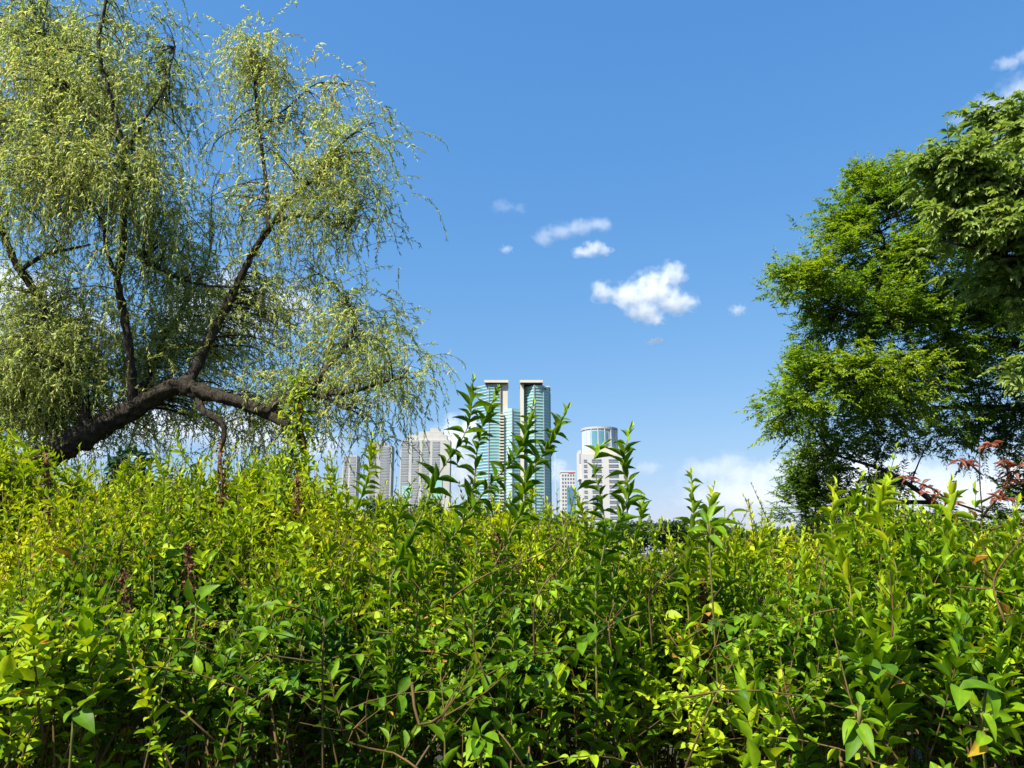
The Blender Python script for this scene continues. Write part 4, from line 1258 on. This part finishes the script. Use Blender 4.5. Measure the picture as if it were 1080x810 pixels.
# tall shoots that stand out above the hedge: path in the picture, depth, leaf length, shrub, tone
TALL = [
    ([(412, 610), (440, 540), (462, 490), (483, 450), (499, 402)], 2.15, .066, 5, .30),
    ([(478, 600), (494, 540), (506, 490), (514, 450), (524, 412)], 2.25, .060, 5, .40),
    ([(440, 620), (485, 545), (515, 505), (543, 468), (562, 428)], 2.2, .062, 5, .34),
    ([(520, 600), (545, 545), (564, 506), (580, 470), (598, 432)], 2.25, .064, 5, .36),
    ([(628, 660), (631, 600), (633, 545), (635, 500), (638, 468)], 2.15, .062, 8, .28),
    ([(646, 600), (652, 560), (657, 520), (662, 485), (665, 452)], 2.3, .066, 8, .42),
    ([(660, 600), (666, 570), (671, 545), (677, 524)], 2.5, .050, 8, .5),
    ([(725, 620), (728, 580), (727, 540), (729, 500)], 2.35, .060, 10, .36),
    ([(742, 620), (745, 580), (748, 545), (753, 512)], 2.4, .062, 10, .46),
    ([(879, 680), (881, 620), (882, 560), (880, 512)], 2.1, .066, 10, .55),
    ([(936, 660), (937, 600), (934, 550), (937, 506)], 2.2, .066, 10, .58),
    ([(1000, 640), (1001, 590), (999, 545), (1003, 508)], 2.3, .066, 10, .55),
    ([(372, 600), (378, 550), (386, 505), (392, 462)], 2.7, .062, 4, .45),
    ([(318, 590), (320, 545), (322, 500), (326, 468)], 3.2, .060, 4, .55),
    ([(205, 570), (208, 530), (211, 490)], 3.2, .062, 1, .62),
    ([(125, 560), (130, 520), (136, 482)], 3.4, .060, 1, .6),
    ([(85, 570), (92, 530), (96, 490)], 3.0, .062, 2, .62),
    ([(60, 540), (40, 500), (28, 470), (10, 455)], 3.0, .060, 2, .6),
    ([(245, 560), (248, 520), (252, 492)], 3.4, .060, 1, .6),
    ([(845, 640), (842, 600), (846, 565)], 2.5, .058, 10, .5),
    ([(975, 640), (972, 600), (968, 560)], 2.6, .060, 10, .5),
    ([(1062, 640), (1066, 590), (1070, 540)], 2.4, .064, 12, .5),
    ([(420, 600), (428, 560), (432, 520)], 2.8, .058, 5, .42),
    ([(590, 620), (588, 580), (592, 545)], 2.7, .052, 7, .4),
    ([(690, 630), (692, 590), (697, 550)], 2.6, .054, 9, .5),
    ([(795, 630), (800, 590), (806, 552)], 2.6, .054, 9, .5),
    ([(452, 600), (456, 560), (452, 518)], 2.7, .052, 4, .5),
    ([(470, 610), (476, 570), (474, 535)], 2.5, .050, 4, .55),
    ([(402, 590), (400, 555), (406, 512)], 2.9, .054, 4, .55),
    ([(530, 610), (534, 570), (538, 525)], 2.6, .050, 7, .5),
    ([(556, 600), (560, 560), (558, 508)], 2.7, .052, 7, .55),
    ([(578, 600), (574, 565), (577, 528)], 2.8, .048, 7, .55),
    ([(606, 610), (610, 570), (606, 518)], 2.5, .052, 7, .5),
    ([(618, 610), (620, 575), (624, 540)], 2.8, .046, 7, .55),
    ([(500, 600), (498, 560), (502, 510)], 2.7, .052, 7, .45),
    ([(705, 620), (708, 585), (704, 552)], 2.8, .048, 9, .55),
    ([(770, 630), (772, 600), (768, 568)], 2.7, .048, 9, .55),
    ([(826, 630), (822, 595), (826, 560)], 2.8, .050, 9, .5),
    ([(905, 620), (908, 580), (905, 545)], 2.7, .052, 10, .5),
    ([(350, 570), (352, 530), (348, 480)], 3.0, .052, 4, .55),
    ([(272, 560), (275, 520), (270, 478)], 3.1, .052, 1, .6),
    ([(165, 550), (168, 515), (163, 478)], 3.1, .052, 1, .6),
    ([(20, 560), (24, 515), (18, 476)], 2.9, .054, 2, .6),
]
for pts, dp, ll, own_i, tn in TALL:
    P = np.array([at(px, py, dp + 0.05 * k) for k, (px, py) in enumerate(pts)])
    P[1:-1] += rng.normal(0, .018, (len(P) - 2, 3))
    P, _ = spline(P, [1] * len(P), 0.03)
    base_ = np.array([P[0][0], P[0][1], max(0.3, P[0][2] - 0.5)])
    P = np.vstack([base_, P])
    k = len(P)
    g = Geo()
    tubes(g, P[None], np.linspace(.0032, .0013, k)[None], 6, rng.uniform(), 1)
    seg = np.linalg.norm(np.diff(P, axis=0), axis=1)
    cum = np.concatenate([[0], np.cumsum(seg)])
    tot_l = cum[-1]
    s_ = 0.02
    phi = rng.uniform(0, 6.28)
    T_all = nrm(np.gradient(P, axis=0))
    while s_ < tot_l:
        u = s_ / tot_l
        p = np.array([np.interp(s_, cum, P[:, c]) for c in range(3)])
        T = nrm(np.array([np.interp(s_, cum, T_all[:, c]) for c in range(3)]))
        A = nrm(np.cross(T, [0.0, 1.0, 0.05])); B = np.cross(T, A)
        rem = (tot_l - s_)
        sz = (1.0 if own_i in (5, 8, 10) else 0.88) * ll * min(1.0, 0.42 + rem / 0.14) * rng.uniform(.6, 1.2)
        for side in (0, 1):
            if rng.uniform() < .09:
                continue
            ph = phi + side * np.pi + rng.normal(0, .4)
            rd_ = A * np.cos(ph) + B * np.sin(ph)
            a = np.radians(min(60, 20 + 230 * rem) + rng.normal(0, 17))
            D_ = T * np.cos(a) + rd_ * np.sin(a)
            N_ = T * np.sin(a) - rd_ * np.cos(a) + rng.normal(0, .15, 3)
            leaves(g, [p], [D_], np.array([N_]), sz, sz * rng.uniform(.25, .33) * (1.15 if own_i == 10 else 1), T_LANCE, np.clip(tn + rng.normal(0, .12) + (0.2 if rem < .08 else 0), 0, 1), 0)
        phi += np.pi / 2 + rng.normal(0, .12)
        s_ += (0.020 * (1 - 0.45 * u) + rng.uniform(-.003, .007)) * (1 if rng.uniform() > .06 else 2.2)
    leaves(g, [P[-1]], [T_all[-1]], np.array([[0.3, -1, .3]]), ll * .55, ll * .15, T_LANCE, .8, 0)
    g.build('shoot', [M['mid' if own_i in (5, 8) else 'lime'], M['green_stem']], shr_obj[own_i])

# bare orange-brown twigs and dead sticks in the hedge
TW = [([(568, 700), (572, 640), (585, 600), (592, 575)], 1.95, .005, 7), ([(470, 640), (520, 605), (560, 590), (590, 560), (604, 520)], 2.0, .004, 7), ([(560, 612), (530, 600), (505, 580)], 2.0, .003, 7),
      ([(382, 640), (384, 600), (380, 575)], 2.2, .004, 5), ([(505, 720), (507, 680), (508, 650)], 1.7, .004, 6), ([(770, 780), (745, 720), (720, 680), (702, 655)], 1.75, .004, 11),
      ([(440, 815), (410, 790), (385, 770), (378, 755)], 1.5, .004, 6), ([(430, 715), (460, 735), (472, 750), (470, 768)], 1.6, .006, 6), ([(860, 770), (840, 745), (828, 728)], 1.6, .004, 11),
      ([(640, 700), (650, 660), (648, 630)], 1.9, .004, 8), ([(688, 690), (684, 640), (686, 610)], 1.95, .004, 8), ([(940, 680), (942, 640), (938, 600)], 2.0, .005, 10), ([(1062, 650), (1064, 610), (1072, 575)], 1.9, .006, 12),
      ([(52, 760), (48, 720), (46, 690)], 1.9, .004, 3), ([(355, 620), (358, 580), (352, 560)], 2.4, .004, 4), ([(258, 640), (257, 600), (258, 570)], 2.6, .004, 1), ([(330, 700), (300, 690), (265, 700), (235, 706)], 1.9, .004, 3)]
for pts, dp, rr, own_i in TW:
    P = np.array([at(px, py, dp) + rng.normal(0, .015, 3) for px, py in pts])
    P, _ = spline(P, [1] * len(P), .03)
    g = Geo()
    rr *= .55
    tubes(g, P[None], np.linspace(rr, rr * .5, len(P))[None], 6, rng.uniform(), 0)
    for _ in range(4):
        i = rng.integers(1, len(P) - 1)
        e = P[i] + np.array([rng.normal(0, .07), rng.normal(0, .05), rng.uniform(.03, .12)])
        tubes(g, np.array([[P[i], (P[i] + e) / 2 + rng.normal(0, .01, 3), e]]), np.array([[rr * .5, rr * .4, rr * .25]]), 5, rng.uniform(), 0)
    g.build('bare_twig', M['stem'], shr_obj[own_i])

# ---------------------------------------------------------------- single plants that stand in or before the hedge
def weed(label, centre, dp, spec, mat, name='broad_leaved_weed', stem_px=None, group=None, extra=None):
    """spec: list of (px, py base, px, py tip, width share, depth shift) leaves on a stem from the ground"""
    c = at(*centre, dp)
    t = thing(name, label, 'plant', (c[0], c[1], 0), group)
    g = Geo()
    P, _ = spline([np.array([c[0], c[1] + .05, -.03]), np.array([c[0] + .01, c[1] + .03, c[2] * .5]), c], [1, 1, 1], .05)
    tubes(g, P[None], np.linspace(.004, .0025, len(P))[None], 6, .5)
    for (bx, by, tx, ty, w, dz) in spec:
        b, e = at(bx, by, dp), at(tx, ty, dp + dz)
        tubes(g, np.array([[c, (c + b) / 2, b]]), np.array([[.003, .0025, .002]]), 5)
    g.build('stem', M['green_stem'], t)
    for k, (bx, by, tx, ty, w, dz) in enumerate(spec):
        b, e = at(bx, by, dp), at(tx, ty, dp + dz)
        g = Geo()
        Ln = np.linalg.norm(e - b)
        leaves(g, [b], [e - b], np.array([[rng.normal(0, .45) - .1, -.55 + rng.normal(0, .35), .8]]), Ln * .85, Ln * w * .85, T_BROAD, rng.uniform(.2, .6))
        g.build('leaf', extra[k] if extra and k in extra else mat, t)
    return t


WG = 'broad-leaved weeds along the hedge'
weed('broad-leaved weed with a yellowed leaf at the lower right corner of the hedge', (1035, 770), 1.42,
     [(1012, 728, 1058, 712, .5, -.03), (1012, 725, 1015, 738, .7, -.05), (1040, 725, 1062, 755, .5, -.05), (1035, 752, 1060, 778, .42, -.04), (1005, 760, 1028, 757, .5, -.04),
      (1045, 782, 1070, 798, .5, -.04), (1040, 775, 1030, 788, .5, -.04), (1035, 782, 1034, 792, .5, -.05), (1050, 770, 1082, 776, .45, .03)], M['mid'], group=WG, extra={7: M['yellow_leaf']})
weed('rosette of broad pointed leaves at the bottom centre of the hedge', (507, 778), 1.42,
     [(505, 778, 488, 790, .45, -.05), (506, 776, 498, 757, .45, -.02), (509, 776, 530, 782, .45, -.05), (508, 778, 520, 800, .4, -.06), (506, 780, 500, 803, .4, -.07), (508, 774, 516, 755, .4, 0), (506, 777, 484, 772, .4, -.01)], M['mid'], group=WG)
weed('broad-leaved weed beside the dark gap in the right front of the hedge', (906, 765), 1.42,
     [(910, 760, 938, 766, .5, -.04), (906, 764, 922, 788, .45, -.06), (904, 768, 896, 796, .5, -.05), (902, 760, 884, 774, .45, -.03), (908, 752, 920, 734, .45, .02), (905, 750, 888, 740, .4, .02), (908, 744, 905, 722, .4, .03), (907, 746, 926, 748, .4, .03)], M['mid'], group=WG)
weed('broad-leaved weed with large leaves at the lower left front of the hedge', (78, 752), 1.55,
     [(85, 745, 100, 728, .6, -.02), (80, 748, 62, 760, .6, -.04), (82, 752, 98, 762, .6, -.04), (76, 745, 60, 732, .55, 0)], M['mid'], group=WG)
weed('weed with a few broad pale leaves standing up in the left half of the hedge', (207, 640), 2.3,
     [(206, 636, 195, 605, .55, -.04), (208, 634, 222, 612, .6, -.04), (206, 640, 190, 640, .55, 0), (208, 638, 226, 642, .5, -.02)], M['mid'], group=WG)
weed('plant with a big dark curled leaf standing on the hedge top below the low cloud', (748, 572), 2.15,
     [(748, 553, 790, 545, .40, -.02), (750, 556, 772, 562, .40, -.08), (772, 540, 794, 535, .30, -.01), (746, 560, 722, 556, .36, -.02), (746, 552, 736, 530, .3, .02), (748, 550, 757, 524, .3, .02), (748, 565, 765, 580, .36, -.06)], M['mid'], 'curled_leaf_plant')

# round glossy leaves of a rose-like sprig, left centre
BS = thing('oval_leaf_sprig', 'sprig of pale oval leaflets hanging in the dark gap left of centre', 'plant', (*at(320, 690, 1.72)[:2], 0))
g, gs = Geo(), Geo()
for (b, e) in (((345, 690), (262, 668)), ((345, 700), (268, 745)), ((340, 655), (270, 640)), ((330, 735), (290, 722))):
    pb, pe = at(*b, 1.75), at(*e, 1.62)
    shoots(g, gs, pb[None], pe[None], np.array([[0, 0, .03]]), 5, .040, .52, T_OVAL, np.array([.55]), .1, (60, 40), True, .002, True, .2)
pg = at(340, 700, 1.75)
tubes(gs, np.array([[(pg[0], pg[1] + .1, -.02), (pg[0] + .02, pg[1] + .05, pg[2] * .6), pg, at(342, 652, 1.75)]]), np.array([[.003, .0028, .0024, .002]]), 6)
gs.build('stem', M['stem'], BS)
g.build('foliage', M['deep'], BS)

# red-leaved sapling at the right
rs = thing('red_leaved_sapling', 'young sapling with reddish new leaves rising above the right end of the hedge', 'sapling', (*at(1040, 600, 3.0)[:2], 0))
g, gs = Geo(), Geo()
RY = 3.0
r0 = at(1040, 600, RY)
stem = [np.array([r0[0], r0[1], -.03]), r0, at(1036, 540, RY), at(1033, 500, RY), at(1034, 470, RY)]
P, _ = spline(stem, [1] * 5, .06)
tubes(gs, P[None], np.linspace(.006, .002, len(P))[None], 7, .3)
for (a_, b_, c_) in (((1036, 545), (1060, 515), (1082, 480)), ((1034, 530), (1050, 522), (1068, 528)), ((1034, 500), (1022, 488), (1012, 486)), ((1036, 540), (1000, 528), (975, 520)),
                     ((1060, 515), (1064, 500), (1058, 486)), ((1034, 478), (1040, 470), (1048, 468)), ((1060, 515), (1085, 508), (1100, 500)), ((1000, 528), (985, 516), (958, 505)), ((1040, 560), (1075, 550), (1110, 540))):
    q = np.array([[at(*a_, RY), at(*b_, RY - .05), at(*c_, RY - .1)]])
    tubes(gs, q, np.array([[.005, .004, .002]]), 5, .3)
    for t_ in np.linspace(.45, 1, 5):
        p = bez(q[:, 0], q[:, 1], q[:, 2], np.array([t_]))
        for _ in range(4):
            D_ = np.array([[rng.normal(0, 1), rng.normal(-.2, .8), rng.normal(-.15, .5)]])
            leaves(g, p, D_, np.array([[rng.normal(0, .3), -.5, .8]]), rng.uniform(.020, .048), rng.uniform(.008, .014), T_LANCE, np.clip(rng.normal(.62, .25), 0, 1))
gs.build('stem', M['stem'], rs)
g.build('foliage', M['red_leaf'], rs)

# brown seed stalks (dock) standing in the hedge
DG = 'brown seed stalks in the hedge'
for px, yt, yb, dp, lb in ((48, 478, 545, 3.1, 'brown seed stalk in front of the base of the willow trunk'),
                           (232, 465, 540, 3.3, 'tall reddish seed stalk below the broken stub of the willow limb'),
                           (198, 572, 640, 2.45, 'rusty seed stalk in the left middle of the hedge, above the pale broad leaves'),
                           (131, 600, 660, 2.3, 'small rusty seed stalk low in the left part of the hedge'),
                           (313, 500, 570, 3.1, 'brown seed stalk directly below the hanging vine'),
                           (740, 610, 660, 2.4, 'rusty seed head in the hedge below the curled-leaf plant'),
                           (525, 560, 640, 2.6, 'orange-brown seed stalk in the hedge below the twin tower')):
    b, e = at(px + 4, yb, dp), at(px, yt, dp)
    t = thing('seed_stalk', lb, 'plant', (b[0], b[1], 0), DG)
    g = Geo()
    tubes(g, np.array([[(b[0], b[1], -.02), b, (b + e) / 2 + rng.normal(0, .01, 3), e]]), np.array([[.005, .004, .003, .002]]), 6, .4)
    g.build('stem', M['dead'], t)
    g = Geo()
    n = 170
    tubes(g, np.array([[b, (b + e) / 2, e]]), np.array([[.006, .005, .003]]), 6, .4)
    u = rng.uniform(0.02, .98, n)
    p = b + (e - b) * u[:, None] + rng.normal(0, .012, (n, 3)) * (1.2 - u * .8)[:, None]
    leaves(g, p, rng.normal(0, 1, (n, 3)), rng.normal(0, 1, (n, 3)), rng.uniform(.010, .018, n), rng.uniform(.008, .013, n), T_LOW, rng.uniform(0, 1, n))
    g.build('seed_head', M['dead'], t)
